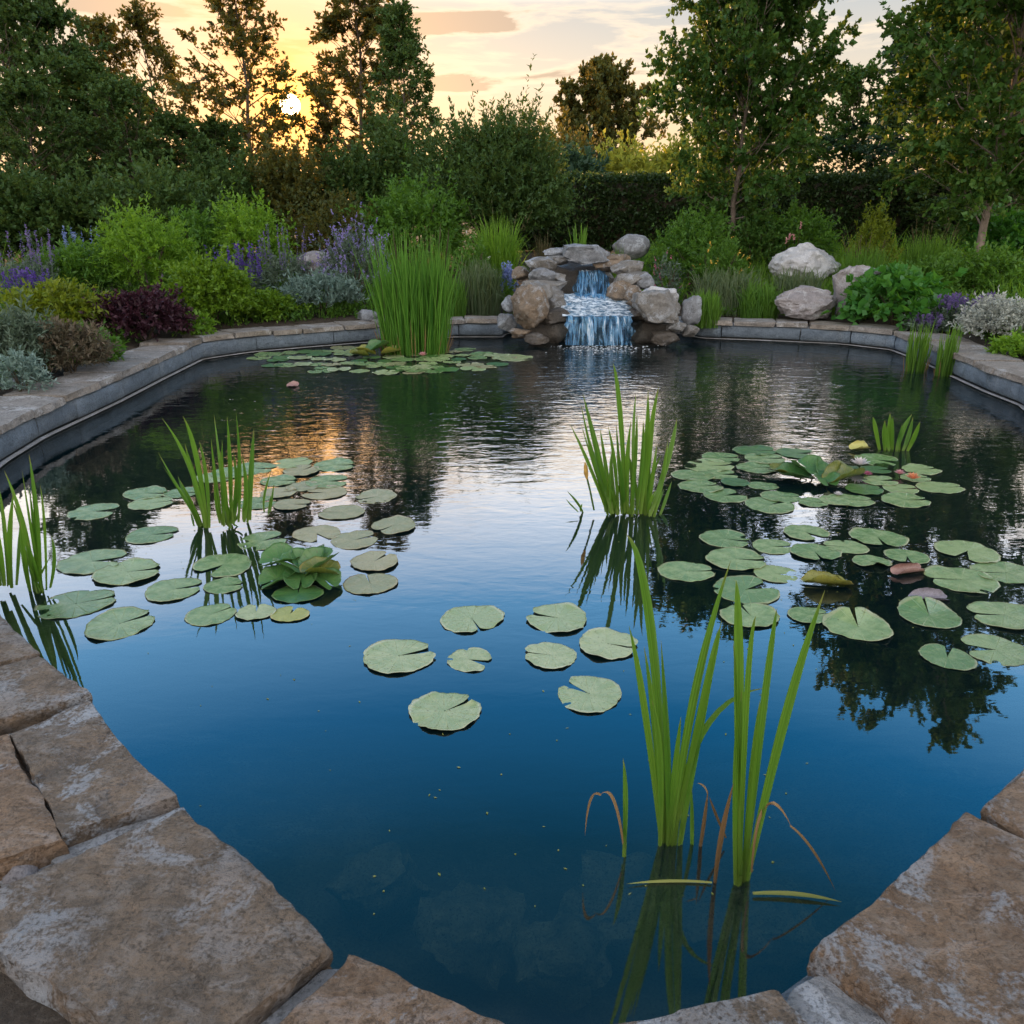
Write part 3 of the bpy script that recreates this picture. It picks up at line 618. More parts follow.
rock('boulder', 854, 291, 47, 56, 11.2, 'rockpink', 'tall standing boulder beside the big leaved plant', BG, 62, deep=.8, sub=5, boxy=.2)
rock('boulder', 318, 262, 42, 26, 12.6, 'rockpink', 'pinkish rounded boulder left of the purple flowering shrub', BG, 63, deep=.8)
rock('boulder', 631, 246, 36, 24, 14.0, 'rockgrey', 'blue grey boulder behind the top right of the cascade', BG, 65, deep=.8, facets=5, rough=.1)
rock('rock', 366, 316, 26, 14, 11.3, 'rockgrey', 'low dark grey stone between the silver shrub and the tall reeds', BG, 65, deep=.8)
rock('rock', 10, 385, 36, 14, 6.9, 'rockgrey', 'small grey stone beside the grey sage on the left bank', BG, 66, deep=.8)

# falling water
m, t = newmat('falling_water'); geo = t.add('ShaderNodeNewGeometry'); Pf = geo.outputs['Position']
st = t.noise(t.mapping(Pf, (24, 3, 3.2)), 1.0, 5, .66, .8); st2 = t.noise(t.mapping(Pf, (9, 2, 2.2), (3, 1, 2)), 1.0, 4, .6)
a_ = t.ramp(t.math('MULTIPLY_ADD', st2, .5, t.math('MULTIPLY', st, .6)), [(.47, .10), (.66, 1.0)])
wc = t.ramp(st, [(.40, (.05, .17, .36)), (.57, (.18, .44, .72)), (.70, (.88, .94, 1.0))])
b = t.add('ShaderNodeBump', i_Strength=.8, i_Distance=.03, i_Height=st)
dfw = t.add('ShaderNodeBsdfPrincipled', i_Base_Color=wc, i_Roughness=.12, i_Normal=b.outputs[0]); tlw = t.add('ShaderNodeBsdfTranslucent', i_Color=wc)
bd = t.add('ShaderNodeMixShader', i_0=.3, i_1=dfw.outputs[0], i_2=tlw.outputs[0])
ms = t.add('ShaderNodeMixShader', i_0=a_, i_1=t.add('ShaderNodeBsdfTransparent', i_Color=(.5, .72, .85, 1)).outputs[0], i_2=bd.outputs[0]); t.add('ShaderNodeOutputMaterial', i_0=ms.outputs[0]); M['fall'] = m
def fall_sheet(name, pxl, pxr, yt, yb, Y0, Y1, parent, nx=70, nz=26, rough=.03, seed=0, taper=0.0):
    a, b = atY(pxl, yt, Y0), atY(pxr, yt, Y0); z1 = atY((pxl + pxr) / 2, yb, Y1)[2]
    u = np.linspace(0, 1, nx); v = np.linspace(0, 1, nz); U, Vv = np.meshgrid(u, v)
    X = a[0] + (b[0] - a[0]) * (.5 + (U - .5) * (1 + taper * (Vv))); Z = a[2] + (z1 - a[2]) * Vv ** 1.35
    Yv = Y0 + (Y1 - Y0) * np.sqrt(Vv)
    for r_ in range(nz):
        for c_ in range(nx):
            q = Vector((u[c_] * 16 + seed, v[r_] * 1.6, seed)); n_ = mnoise.noise(q) + .5 * mnoise.noise(q * 2.6)
            Yv[r_, c_] += rough * n_ * (.3 + v[r_]); X[r_, c_] += (abs(u[c_] - .5) > .35) * (abs(u[c_] - .5) - .35) * .55 * mnoise.noise(Vector((seed, v[r_] * 4, 3 if u[c_] > .5 else 9))) - (.03 * mnoise.noise(Vector((u[c_] * 7, seed, 0))) if False else 0); Z[r_, c_] += (.022 * mnoise.noise(Vector((u[c_] * 9 + seed, 2, 0)))) * (1 - v[r_])
            if r_ == nz - 1: Z[r_, c_] -= .02
    V = np.stack([X, Yv, Z], -1).reshape(-1, 3); i_ = np.arange(nz - 1)[:, None] * nx; j_ = np.arange(nx - 1)[None]
    return link(name, mesh(name, V, np.stack([i_ + j_, i_ + j_ + 1, i_ + nx + j_ + 1, i_ + nx + j_], -1).reshape(-1, 4), M['fall'], smooth=True), parent)
wf = empty('waterfall', (0, 0, 0), 'two step blue white waterfall pouring between the cascade rocks', 'waterfall'); wf['kind'] = 'structure'
fall_sheet('lower_fall', 566, 632, 316, 344, 11.22, 11.05, wf, seed=1)
fall_sheet('upper_fall', 579, 603, 270, 301, 12.45, 12.0, wf, nx=50, rough=.10, seed=5, taper=.75)
V1 = np.array([atY(566, 316.5, 11.22), atY(632, 316.5, 11.22)]); zt = V1[0, 2]
gx, gy = np.meshgrid(np.linspace(V1[0, 0] - .05, V1[1, 0] + .05, 30), np.linspace(11.22, 12.15, 30)); V = np.stack([gx, gy, zt + .004 + .21 * ((gy - 11.22) / .93) ** 1.2], -1)
for r_ in range(30):
    for c_ in range(30): V[r_, c_, 2] += .028 * mnoise.noise(Vector((gx[r_, c_] * 9, gy[r_, c_] * 14, 0))) * (r_ > 0)
V = V.reshape(-1, 3); ii = np.arange(29)[:, None] * 30; jj = np.arange(29)[None]
m, t = newmat('basin_water'); geo = t.add('ShaderNodeNewGeometry'); nq = t.noise(t.mapping(geo.outputs['Position'], (16, 34, 1)), 1.0, 4, .6)
b = t.add('ShaderNodeBump', i_Strength=1.0, i_Distance=.05, i_Height=nq)
wq = t.add('ShaderNodeBsdfPrincipled', i_Base_Color=t.ramp(nq, [(.42, (.06, .14, .22)), (.60, (.75, .84, .92))]), i_Roughness=.06, i_IOR=1.9, i_Normal=b.outputs[0]); t.add('ShaderNodeOutputMaterial', i_0=wq.outputs[0]); M['basin'] = m
link('basin_water', mesh('basin_water', V, np.stack([ii + jj, ii + jj + 1, ii + 31 + jj, ii + 30 + jj], -1).reshape(-1, 4), M['basin'], smooth=True), wf)
# foam where the fall lands: small white droplets and froth on the water
g = np.random.default_rng(5); nfo = 240
fx = FALL[0] + g.normal(0, .32, nfo); fy = 11.08 - g.exponential(.30, nfo); fr_ = g.uniform(.002, .009, nfo) * (1 - .4 * (11.03 - fy))
oc = np.array([[1, 0, 0], [0, 1, 0], [-1, 0, 0], [0, -1, 0], [0, 0, .8], [0, 0, -.6]]); of = np.array([[0, 1, 4], [1, 2, 4], [2, 3, 4], [3, 0, 4], [1, 0, 5], [2, 1, 5], [3, 2, 5], [0, 3, 5]])
V = (np.stack([fx, fy, g.uniform(.0, .02, nfo) ** 1.0], -1)[:, None] + oc[None] * fr_[:, None, None] * np.array([2.2, 1, 1])).reshape(-1, 3)
M['foam'] = plainmat('foam', (.72, .80, .88), .3, .08, 60)
link('foam', mesh('foam', V, [(of[None] + (np.arange(nfo) * 6)[:, None, None]).reshape(-1, 3)], M['foam'], smooth=True), wf)

# ------------------------------------------------------------------ water lilies
def padmat(name, c1, c2, rim, rough=.26):
    m, t = newmat(name); tc_ = t.add('ShaderNodeTexCoord'); sp = t.add('ShaderNodeSeparateXYZ', i_0=tc_.outputs['Object']); oi = t.add('ShaderNodeObjectInfo')
    an = t.math('ARCTAN2', sp.outputs[1], sp.outputs[0]); rr = t.math('SQRT', t.math('ADD', t.math('MULTIPLY', sp.outputs[0], sp.outputs[0]), t.math('MULTIPLY', sp.outputs[1], sp.outputs[1])))
    n1 = t.noise(tc_.outputs['Object'], 2.2, 5, .6); n2 = t.noise(tc_.outputs['Object'], 11, 5, .65)
    vein = t.math('ABSOLUTE', t.math('SINE', t.math('MULTIPLY_ADD', n1, .8, t.math('MULTIPLY', an, 8.0)))); vl = t.ramp(vein, [(0.0, 1.), (.16, 0.)])
    f = t.math('MULTIPLY_ADD', t.math('SUBTRACT', oi.outputs['Random'], .5), 1.1, t.ramp(n1, [(.35, 0.), (.65, 1.)]), clamp=True)
    c = t.mix(f, c1, c2); c = t.mix(t.math('MULTIPLY', vl, .6), c, tuple(min(1, v * 1.25) for v in c2))
    c = t.mix(t.ramp(n2, [(.58, 0.), (.68, .7)]), c, (.10, .075, .03)); c = t.mix(t.ramp(rr, [(.93, 0.), (.99, .5)]), c, rim)
    hh = t.math('ADD', t.math('MULTIPLY', vl, .3), t.math('MULTIPLY', n2, .25))
    b = t.add('ShaderNodeBump', i_Strength=.5, i_Distance=.02, i_Height=hh)
    p = t.add('ShaderNodeBsdfPrincipled', i_Base_Color=c, i_Roughness=rough, i_Normal=b.outputs[0]); p.inputs['Specular IOR Level'].default_value = .6
    t.add('ShaderNodeOutputMaterial', i_0=p.outputs[0]); return m
M['pad'] = padmat('pad', (.12, .215, .075), (.27, .35, .15), (.38, .36, .20))
M['padpale'] = padmat('padpale', (.25, .32, .15), (.37, .41, .22), (.52, .52, .38))
M['padyellow'] = padmat('padyellow', (.30, .32, .08), (.44, .42, .12), (.5, .42, .2))
M['padtan'] = padmat('padtan', (.22, .24, .12), (.32, .30, .16), (.40, .33, .2))  # tan puts warm light into the left raft pads; random tone elsewhere
M['padglossy'] = padmat('padglossy', (.035, .11, .03), (.075, .17, .04), (.16, .22, .06), .3)
M['padolive'] = padmat('padolive', (.09, .12, .015), (.20, .20, .03), (.28, .20, .04), .35)
M['padpink'] = padmat('padpink', (.26, .14, .12), (.36, .22, .18), (.4, .26, .2), .45)
M['padmauve'] = padmat('padmauve', (.17, .15, .17), (.26, .23, .26), (.3, .26, .28), .4)
def pad_mesh(name, mat, seed, notch=.10, heart=0.0, wavy=.05, cup=.05, nseg=54, nr=6, curl=None):
    """lily pad of radius 1: a round blade slit to its centre, notch towards +X; curl folds both halves up"""
    g = np.random.default_rng(seed); th = np.linspace(notch, 2 * math.pi - notch, nseg + 1); V, Fq = [], []
    ph = g.uniform(0, 6.28, 6)
    rim = 1 + .045 * np.sin(2 * th + ph[0]) + .03 * np.sin(3 * th + ph[1]) + .012 * np.sin(11 * th + ph[2]) + .010 * np.sin(19 * th + ph[3]) + g.normal(0, .008, nseg + 1)
    edge = np.minimum(th - notch, 2 * math.pi - notch - th); rim *= 1 - .16 * np.exp(-(edge / .14) ** 2)
    if heart: rim *= 1 + .14 * np.exp(-((edge - .55) / .5) ** 2)
    rs = [0.02, .3, .55, .78, .93, 1.0]
    for q, r_ in enumerate(rs):
        wv = wavy * r_ ** 3 * (np.sin(5 * th + ph[4]) * .5 + np.sin(9 * th + ph[5]) * .4)
        z = cup * max(0, r_ - .8) / .2 * (.6 + .6 * np.sin(3 * th + ph[1])) + wv + heart * .25 * np.exp(-(edge / .5) ** 2) * r_
        V.append(np.stack([r_ * rim * np.cos(th) if q else .02 * np.cos(th), r_ * rim * np.sin(th) if q else .02 * np.sin(th), z], -1))
    V = np.concatenate(V); n1 = nseg + 1
    V[:, 2] -= V[:, 2].min() * .45 + .004
    if curl:
        y = V[:, 1].copy(); a = y * curl; V[:, 1] = np.sin(a) / curl; V[:, 2] += (1 - np.cos(a)) / curl
    ii = np.arange(len(rs) - 1)[:, None] * n1; jj = np.arange(nseg)[None]
    Fq = np.stack([ii + jj, ii + n1 + jj, ii + n1 + jj + 1, ii + jj + 1], -1).reshape(-1, 4)
    # underside, so that the blade has thickness
    nV = len(V); V2 = V - np.array([0, 0, .004]); Fq2 = Fq[:, ::-1] + nV
    o_ = (len(rs) - 1) * n1 + np.arange(nseg); Fs = np.stack([o_, o_ + nV, o_ + nV + 1, o_ + 1], -1)
    return mesh(name, np.r_[V, V2], [Fq, Fq2, Fs], M[mat], smooth=True)
PADS = {}
def padme(mat, v, kind='flat'):
    key = (mat, v, kind)
    if key not in PADS:
        PADS[key] = pad_mesh('lily_pad', mat, 100 + v * 7 + len(mat), notch=(.05, .10, .16, .28, .08)[v % 5], heart=1.0 if kind == 'heart' else 0.0, wavy=(.02, .03, .016, .024, .034)[v % 5] * (1.5 if mat == 'padpale' else 1), cup=(.012, .03, .02, .008, .034)[v % 5] * (1.4 if mat == 'padpale' else 1))
    return PADS[key]
PG = {'L': 'lily pads of the left raft', 'C': 'lily pads floating in the open centre', 'R': 'lily pads of the right raft', 'B': 'lily pads of the back right raft', 'F': 'lily pads before the tall reeds'}
npad = 0
def pad(px, py, wpx, ang_, mat, label, grp, kind='flat'):
    global npad
    p = at(px, py, 0.0); dep = (p - np.array([0, 0, EYE])) @ FWD; r_ = wpx / F * dep / 2
    g = np.random.default_rng(npad + 500); v = npad % 5; npad += 1
    o = link('lily_pad', padme(mat, v, kind)); o.location = (float(p[0]), float(p[1]), .0015 + .0015 * (npad % 4)); ca, sa = abs(math.cos(R(ang_))), abs(math.sin(R(ang_))); q_ = .80 if (px, py) in ((399, 657), (76, 604)) else .88; o.scale = (r_ * (1 - (1 - q_) * sa), r_ * (1 - (1 - q_) * ca), r_)
    o.rotation_euler = (g.normal(0, .012), g.normal(0, .012), R(ang_))
    return tag(o, label, 'lily pad', PG[grp])
# centre px, py, width in px, direction of the notch in plan (0 = right, 90 = away), colour
for a in [
    (472, 619, 66, -70, 'padpale', 'pale notched pad, upper left of the six central pads'), (557, 619, 66, 160, 'padpale', 'pale broad pad, topmost of the central pads'),
    (399, 657, 80, 20, 'padpale', 'pale ragged pad, leftmost in the open centre'), (470, 660, 50, -25, 'padpale', 'smallest pale pad in the open centre, below the notched one'),
    (445, 712, 76, 35, 'padpale', 'largest pale pad in the centre with its slit towards the back'), (550, 656, 56, 170, 'padpale', 'small pale pad between the top central pad and the low right one'),
    (608, 645, 64, -20, 'padpale', 'pale pad tucked behind the front iris at the centre right'), (589, 694, 72, 140, 'padpale', 'pale pad, lowest right of the central pads, slit at its left')]: pad(*a, 'C')
for a in [
    (94, 512, 51, 10, 'pad', 'lone green pad at the far left of the left raft'), (146, 494, 44, 0, 'pad', 'green pad just left of the mid left irises, farthest back'), (151, 504, 44, 20, 'pad', 'green pad overlapping the one left of the mid left irises'),
    (182, 493, 36, 0, 'pad', 'green pad half hidden behind the mid left irises'), (152, 535, 52, 10, 'pad', 'green pad in front of the mid left irises, half under water'), (93, 562, 68, 10, 'pad', 'large green pad partly covered by its right neighbour beside the left edge irises'),
    (128, 573, 68, 15, 'pad', 'large slit green pad overlapping the one beside the left edge irises'), (76, 604, 80, 25, 'pad', 'largest green pad of the left raft, nearest the left bank'), (120, 624, 72, 40, 'pad', 'green pad at the front left with its slit towards the back'),
    (174, 590, 59, 20, 'pad', 'green pad with a thin slit, second row of the left raft'), (223, 566, 62, -120, 'pad', 'broad green pad left of the raised dark leaves'), (224, 586, 41, 10, 'pad', 'small green pad half under the broad one left of the raised leaves'),
    (211, 615, 52, 45, 'pad', 'green pad with a slit, front row of the left raft'), (256, 613, 39, 100, 'padpale', 'small pale pad with a white stub, front row beside the yellow one'), (290, 615, 38, 80, 'padyellow', 'small yellow pad at the front of the left raft'),
    (263, 541, 53, 30, 'pad', 'green pad behind the raised dark leaves'), (298, 594, 50, 100, 'padglossy', 'blue green pad in front of the raised dark leaves'), (370, 584, 56, 110, 'padtan', 'tan slit pad at the right front of the left raft'),
    (375, 562, 53, 60, 'padtan', 'brownish pad right of the raised dark leaves'), (355, 540, 52, 30, 'padtan', 'tan pad overlapped by its left neighbour behind the raised leaves'), (317, 534, 50, -60, 'padtan', 'tan pad with a dark bud stub at its left'),
    (394, 526, 50, -130, 'padtan', 'notched tan pad, rightmost of the left raft'), (342, 513, 46, 180, 'padtan', 'tan pad in the fourth row of the left raft'), (376, 497, 45, -150, 'padtan', 'tan pad at the right back of the left raft'),
    (325, 493, 46, 180, 'padtan', 'tan pad under the sunlit reflection'), (328, 482, 46, 10, 'pad', 'green pad behind the tan one under the sunlit reflection'), (335, 466, 43, 0, 'pad', 'green pad at the back right of the left raft'),
    (293, 463, 41, 40, 'pad', 'farthest back pad of the left raft'), (279, 493, 38, 20, 'padtan', 'tan pad right of the thick iris leaf'), (254, 469, 44, 0, 'pad', 'green pad right behind the thick iris leaf'),
    (231, 473, 42, 20, 'pad', 'green pad behind the middle of the left irises'), (279, 481, 38, 0, 'pad', 'green pad in the middle of the back row'), (214, 478, 38, 0, 'pad', 'green pad behind the left irises, left end of the back row'),
    (302, 471, 40, 60, 'padtan', 'tan pad squeezed between two green pads in the back row'), (292, 505, 38, 0, 'padtan', 'half sunk tan pad behind the bud stub'), (258, 503, 42, 30, 'pad', 'half sunk green pad at the right foot of the irises'), (303, 487, 34, 0, 'padtan', 'small tan pad inside the left raft')]: pad(*a, 'L')
for a in [
    (686, 572, 55, 0, 'pad', 'green pad alone between the mid irises and the right raft'), (736, 560, 62, -10, 'pad', 'broad green pad above the tips of the front irises'), (776, 574, 47, -10, 'pad', 'green pad right of the broad one above the iris tips'),
    (746, 590, 70, 20, 'pad', 'large pale green pad behind the tips of the front irises'), (750, 616, 60, 100, 'pad', 'pad with torn middle behind the rightmost front iris group'), (809, 616, 42, 10, 'pad', 'small dull pad crossed by the rightmost iris tip'),
    (725, 539, 53, -20, 'pad', 'green pad with two lobes at the left of the right raft'), (773, 547, 42, 0, 'pad', 'small green pad between two larger ones of the right raft'), (806, 533, 48, -60, 'pad', 'broad pad notched at its front right'), (815, 553, 49, -90, 'pad', 'broad pad notched at its front, beside the small heart shaped one'),
    (846, 547, 43, 170, 'pad', 'pad half covered by the one notched at its front'), (878, 538, 55, -95, 'pad', 'large pad notched at its front above a brown stalk'), (907, 557, 43, -110, 'pad', 'pad above the pink furled leaf'), (967, 552, 62, -130, 'pad', 'large pad at the back right with an angular notch'),
    (961, 580, 70, 175, 'pad', 'large pad with a slit on its left, below the angular one'), (1006, 573, 64, 180, 'pad', 'pad cut by the right picture edge, upper'), (1004, 616, 70, 175, 'pad', 'pad cut by the right picture edge, lower'), (947, 658, 54, 60, 'pad', 'front pad of the right raft beside the edge'), (995, 650, 68, 170, 'pad', 'big front pad cut by the right picture edge')]: pad(*a, 'R')
pad(871, 562, 36, -90, 'pad', 'small heart shaped pad with two round lobes', 'R', 'heart'); pad(929, 616, 62, 80, 'pad', 'heart shaped pad with a pale midrib under the mauve leaf', 'R', 'heart'); pad(858, 628, 64, 85, 'pad', 'largest heart shaped pad at the front of the right raft', 'R', 'heart')
for a in [
    (770, 505, 54, 30, 'pad', 'front pad of the back right raft with a slit'), (725, 496, 47, 20, 'pad', 'front left pad of the back right raft'), (700, 487, 46, 10, 'pad', 'left pad of the back right raft, second row'), (693, 476, 43, 0, 'pad', 'leftmost pad of the back right raft'),
    (709, 466, 51, 0, 'pad', 'long green pad at the left of the back right raft'), (721, 458, 40, 0, 'pad', 'back left pad of the back right raft'), (721, 475, 36, 0, 'pad', 'small pad under the long green one'), (735, 483, 30, 0, 'padglossy', 'small bluish pad at the middle of the back right raft'),
    (763, 486, 30, 0, 'pad', 'small round pad left of the folded olive leaf'), (755, 451, 42, 0, 'padglossy', 'farthest back pad of the back right raft'), (765, 459, 42, 0, 'pad', 'green pad behind the raised leaves'), (797, 454, 40, 0, 'padglossy', 'bluish pad at the back beside the yellow stub'),
    (757, 468, 42, 0, 'pad', 'green pad left of the raised leaves'), (781, 497, 40, 0, 'pad', 'pad in front of the white petals'), (813, 503, 30, 0, 'pad', 'small pad with worn edge at the front'), (836, 501, 34, 0, 'pad', 'pad beside the worn small one'),
    (877, 460, 46, -30, 'pad', 'large pad in front of the fleshy leaved plant'), (921, 470, 38, 10, 'pad', 'pad at the back right end of the raft'), (940, 488, 44, 0, 'pad', 'rightmost pad of the back right raft'), (905, 501, 48, 0, 'pad', 'front right pad of the back right raft'),
    (901, 489, 36, 0, 'pad', 'pad below the pink lily bud'), (880, 481, 36, 0, 'pad', 'pad right of the white and red lily'), (864, 490, 38, 0, 'padglossy', 'bluish pad below the white and red lily'), (850, 501, 46, 0, 'pad', 'front middle pad of the back right raft'),
    (915, 478, 30, 0, 'pad', 'small pad carrying the orange lily'), (876, 470, 30, 0, 'padglossy', 'small bluish pad behind the white and red lily'), (845, 470, 38, 0, 'padglossy', 'bluish pad behind the folded olive leaf')]: pad(*a, 'B')
# the crowded raft before the tall reeds: alike pads, told apart by nothing
g = np.random.default_rng(21); pts = []
while len(pts) < 66:
    x = g.uniform(252, 508); y = g.uniform(347, 373)
    e = ((x - 385) / 128) ** 2 + ((y - 360) / 14) ** 2
    if e > 1 or (370 < x < 462 and y < 351): continue
    if all(((x - a) / 13) ** 2 + ((y - b) / 2.9) ** 2 > 1 for a, b in pts): pts.append((x, y))
for x, y in pts: pad(x, y, g.uniform(17, 30), g.uniform(0, 360), ('padglossy', 'pad', 'padpale', 'padtan', 'pad')[int(g.integers(0, 5))], 'small grey green pad in the crowded raft before the tall reeds', 'F')
pad(512, 358, 44, 180, 'padpale', 'pale outlying pad at the right end of the crowded raft', 'F'); pad(416, 371, 24, 0, 'pad', 'yellowish pad at the front rim of the crowded raft below the orange lily', 'F')

def lily_leaf(parent, off, r_, tilt, az_, mat, curl, seed):
    me = pad_mesh('leaf', mat, seed, notch=.12, wavy=.06, cup=.05, curl=curl)
    o = link('leaf', me, parent, loc=off); o.scale = (r_,) * 3; o.rotation_euler = (0, R(-tilt), R(az_)); return o
def raised(px, py, label, lst, group=None, sc_=1.0):
    p = at(px, py, 0); root = empty('water_lily', p, label, 'water lily', group)
    paths = []
    for q, (dx_, dy_, dz_, r_, tilt, az_, mat, curl) in enumerate(lst):
        off = np.array([dx_, dy_, dz_]) * sc_; lily_leaf(root, off, r_ * sc_, tilt, az_, mat, curl, 300 + q + int(px))
        paths.append(([(off[0] * .2, off[1] * .2, -.2), (off[0] * .5, off[1] * .5, off[2] * .3), off - np.array([0, 0, .004])], .005 * sc_))
    Vt, Ft_ = tubes(paths, 5); link('stalk', mesh('stalk', Vt, Ft_, M['stalk']), root)
raised(301, 578, 'water lily with raised glossy dark leaves in the left raft', [
    (-.13, .09, .055, .115, -6, 200, 'padglossy', .8), (-.03, .02, .06, .11, 16, 160, 'padglossy', .9), (.09, .04, .06, .11, 20, 40, 'padglossy', 1.3), (.11, -.03, .05, .10, -8, 10, 'padolive', 1.2),
    (-.10, -.06, .025, .10, -14, 215, 'padglossy', .7), (.02, -.07, .03, .09, -16, -80, 'padglossy', .8), (.14, -.07, .02, .08, -20, -40, 'padglossy', .9), (.02, .10, .06, .10, 12, 100, 'padglossy', 1.0)])
raised(818, 481, 'water lily with folded olive leaves raised in the back right raft', [
    (-.16, .02, .03, .13, 6, 170, 'padglossy', .9), (-.05, .1, .06, .13, 12, 120, 'padglossy', .9), (.15, -.04, .035, .14, 8, 20, 'padolive', 1.6), (.10, .10, .045, .12, 8, 60, 'padglossy', 1.4), (-.2, .12, .03, .12, 4, 150, 'padolive', .6), (.02, -.08, .03, .10, -8, -90, 'padglossy', .9)])
raised(378, 356, 'mounded green lily leaves before the tall reeds', [(0, 0, .10, .16, 20, 30, 'padglossy', 1.2), (-.15, -.05, .06, .14, 15, 180, 'padolive', 1.2), (.18, -.02, .05, .14, 12, 0, 'padolive', 1.2), (-.22, -.1, .03, .12, 10, 200, 'padolive', 1.4)])
def loose_leaf(px, py, wpx, mat, curl, rz, label, z=.03, asp=.55):
    p = at(px, py, 0); dep = (p - np.array([0, 0, EYE])) @ FWD; r_ = wpx / F * dep / 2
    o = link('furled_leaf', pad_mesh('furled_leaf', mat, int(px), notch=.05, wavy=.08, cup=.05, curl=curl)); o.location = (float(p[0]), float(p[1]), z)
    o.scale = (r_, r_ * asp * 1.4, r_ * asp * 1.2); o.rotation_euler = (R(14), 0, R(rz)); return tag(o, label, 'leaf')
loose_leaf(826, 586, 48, 'padolive', 1.7, 172, 'curled olive yellow leaf floating in the right raft', .012)
loose_leaf(907, 573, 38, 'padpink', 2.3, 14, 'pink furled leaf pointing right in the right raft', .008, .45)
loose_leaf(929, 598, 38, 'padmauve', 1.6, -6, 'mauve half sunk leaf above the heart shaped pad', .0, .45)
loose_leaf(859, 450, 22, 'padyellow', 1.6, 10, 'yellow folded leaf beside the fleshy leaved plant', .015, .6)
loose_leaf(293, 386, 13, 'padpink', .8, 0, 'small pinkish leaf afloat below the crowded raft', .004, .7)
def lily_flower(px, py, wpx, pm, sm, label, zoff=.03, seed=0):
    p = at(px, py + 2, 0); dep = (p - np.array([0, 0, EYE])) @ FWD; r_ = wpx / F * dep / 2; root = empty('water_lily_flower', p + np.array([0, 0, zoff]), label, 'flower', 'water lily flowers')
    for nm, mt, lay in (('petals', pm, ((10, 25, 1.0), (9, 50, .9), (7, 70, .75))), ('stamens', sm, ((8, 78, .42),))):
        pos, d_, nr_, L_ = [], [], [], []
        for n_, e_, l_ in lay:
            a = np.arange(n_) * 2 * math.pi / n_ + e_; ce, se = math.cos(R(e_)), math.sin(R(e_))
            pos.append(np.zeros((n_, 3))); d_.append(np.stack([np.cos(a) * ce, np.sin(a) * ce, np.full(n_, se)], -1)); nr_.append(np.stack([-np.cos(a) * se, -np.sin(a) * se, np.full(n_, ce)], -1)); L_.append(np.full(n_, l_ * r_))
        V, Fq = leaves(np.concatenate(pos), np.concatenate(d_), np.concatenate(nr_), np.concatenate(L_), np.concatenate(L_) * .42, .08)
        link(nm, mesh(nm, V, Fq, M[mt], rnd=np.random.default_rng(seed).uniform(0, 1, len(Fq))), root)
lily_flower(859, 468, 22, 'whitefl', 'rosefl', 'white water lily with a dark red side in the back right raft', .035)
lily_flower(867, 476, 12, 'rosefl', 'yellowfl', 'dark red lily bud touching the white water lily', .02)
lily_flower(899, 475, 13, 'pinkfl', 'yellowfl', 'small pale pink lily bud right of the white one', .02)
lily_flower(912, 480, 18, 'orangefl', 'yellowfl', 'orange water lily on the right end of the back raft', .02)
lily_flower(423, 357, 11, 'pinkfl', 'orangefl', 'salmon water lily in the crowded raft before the tall reeds', .04)
lily_flower(838, 494, 11, 'whitefl', 'whitefl', 'fallen white petals among the pads', .005)

# ------------------------------------------------------------------ irises and reeds standing in the water
XR = np.array([1., 0, 0])
def px_blades(lst, Y, seed, depth=.05, side_w=.8):
    """blades given by base, middle and tip pixels (None = straight) and width in px, all near the plane y = Y"""
    g = np.random.default_rng(seed); B, Cc, T, Wd, Sd = [], [], [], [], []
    for b_, m_, t_, wp in lst:
        dY = g.normal(0, depth); yb = Y + g.normal(0, depth * .35)
        b3 = atY(*b_, yb); t3 = atY(*t_, Y + dY); m3 = atY(*m_, Y + dY * .45) if m_ else (b3 + t3) / 2 + np.array([g.normal(0, .006), 0, 0])
        B.append(b3); T.append(t3); Cc.append(2 * m3 - .5 * (b3 + t3)); Wd.append(wp * .72 * mpp(Y, .3)); a = g.normal(0, .55); Sd.append([math.cos(a) , math.sin(a), 0])
    return blades(B, Cc, T, Wd, np.array(Sd), 12, g)
def iris(name, base_px, lst, label, seed, group, withered=(), floats=(), mat='iris', cat='iris', depth=.05, extra=None, more=0):
    ge = np.random.default_rng(seed + 800); lst = list(lst)
    for _ in range(more):
        b_, m_, t_, wp = lst[int(ge.integers(0, len(lst)))]; u_ = ge.uniform(.3, .85); j_ = ge.normal(0, 3.5); lst.append(((b_[0] + j_, b_[1] + ge.uniform(-3, 3)), None, (b_[0] + j_ + (t_[0] - b_[0]) * u_ + ge.normal(0, 5), b_[1] + (t_[1] - b_[1]) * u_), wp * ge.uniform(.6, .95)))
    P0 = at(*base_px, 0); Y = P0[1]; root = empty(name, (P0[0], P0[1], 0), label, cat, group); off = np.array([P0[0], P0[1], 0])
    V, Fq, sh = px_blades(lst, Y, seed, depth)
    if extra: V, Fq, sh = join([(V, Fq, sh), extra(off)])
    # a short sunk stub of each leaf carries on below the water
    link('foliage', blade_attr(mesh('foliage', V - off, Fq, M[mat], rnd=sh, smooth=True), 12), root)
    for q, wl in enumerate(withered):
        Vw, Fw, sw = px_blades([wl], Y, seed + 50 + q, .03); link('withered_leaf', mesh('withered_leaf', Vw - off, Fw, M['withered'], rnd=sw, smooth=True), root)
    for q, (a, b_, wp) in enumerate(floats):
        pa, pb = at(*a, .008), at(*b_, .008); d_ = pb - pa
        Vw, Fw, sw = blades([pa], [(pa + pb) / 2 + np.array([0, .02, .0])], [pb], wp * mpp(Y, 0), np.array([[0, 1., 0]]), 10); link('floating_leaf', mesh('floating_leaf', Vw - off, Fw, M['yellowed'], rnd=sw, smooth=True), root)
    return root
IG = 'iris clumps standing in the water'
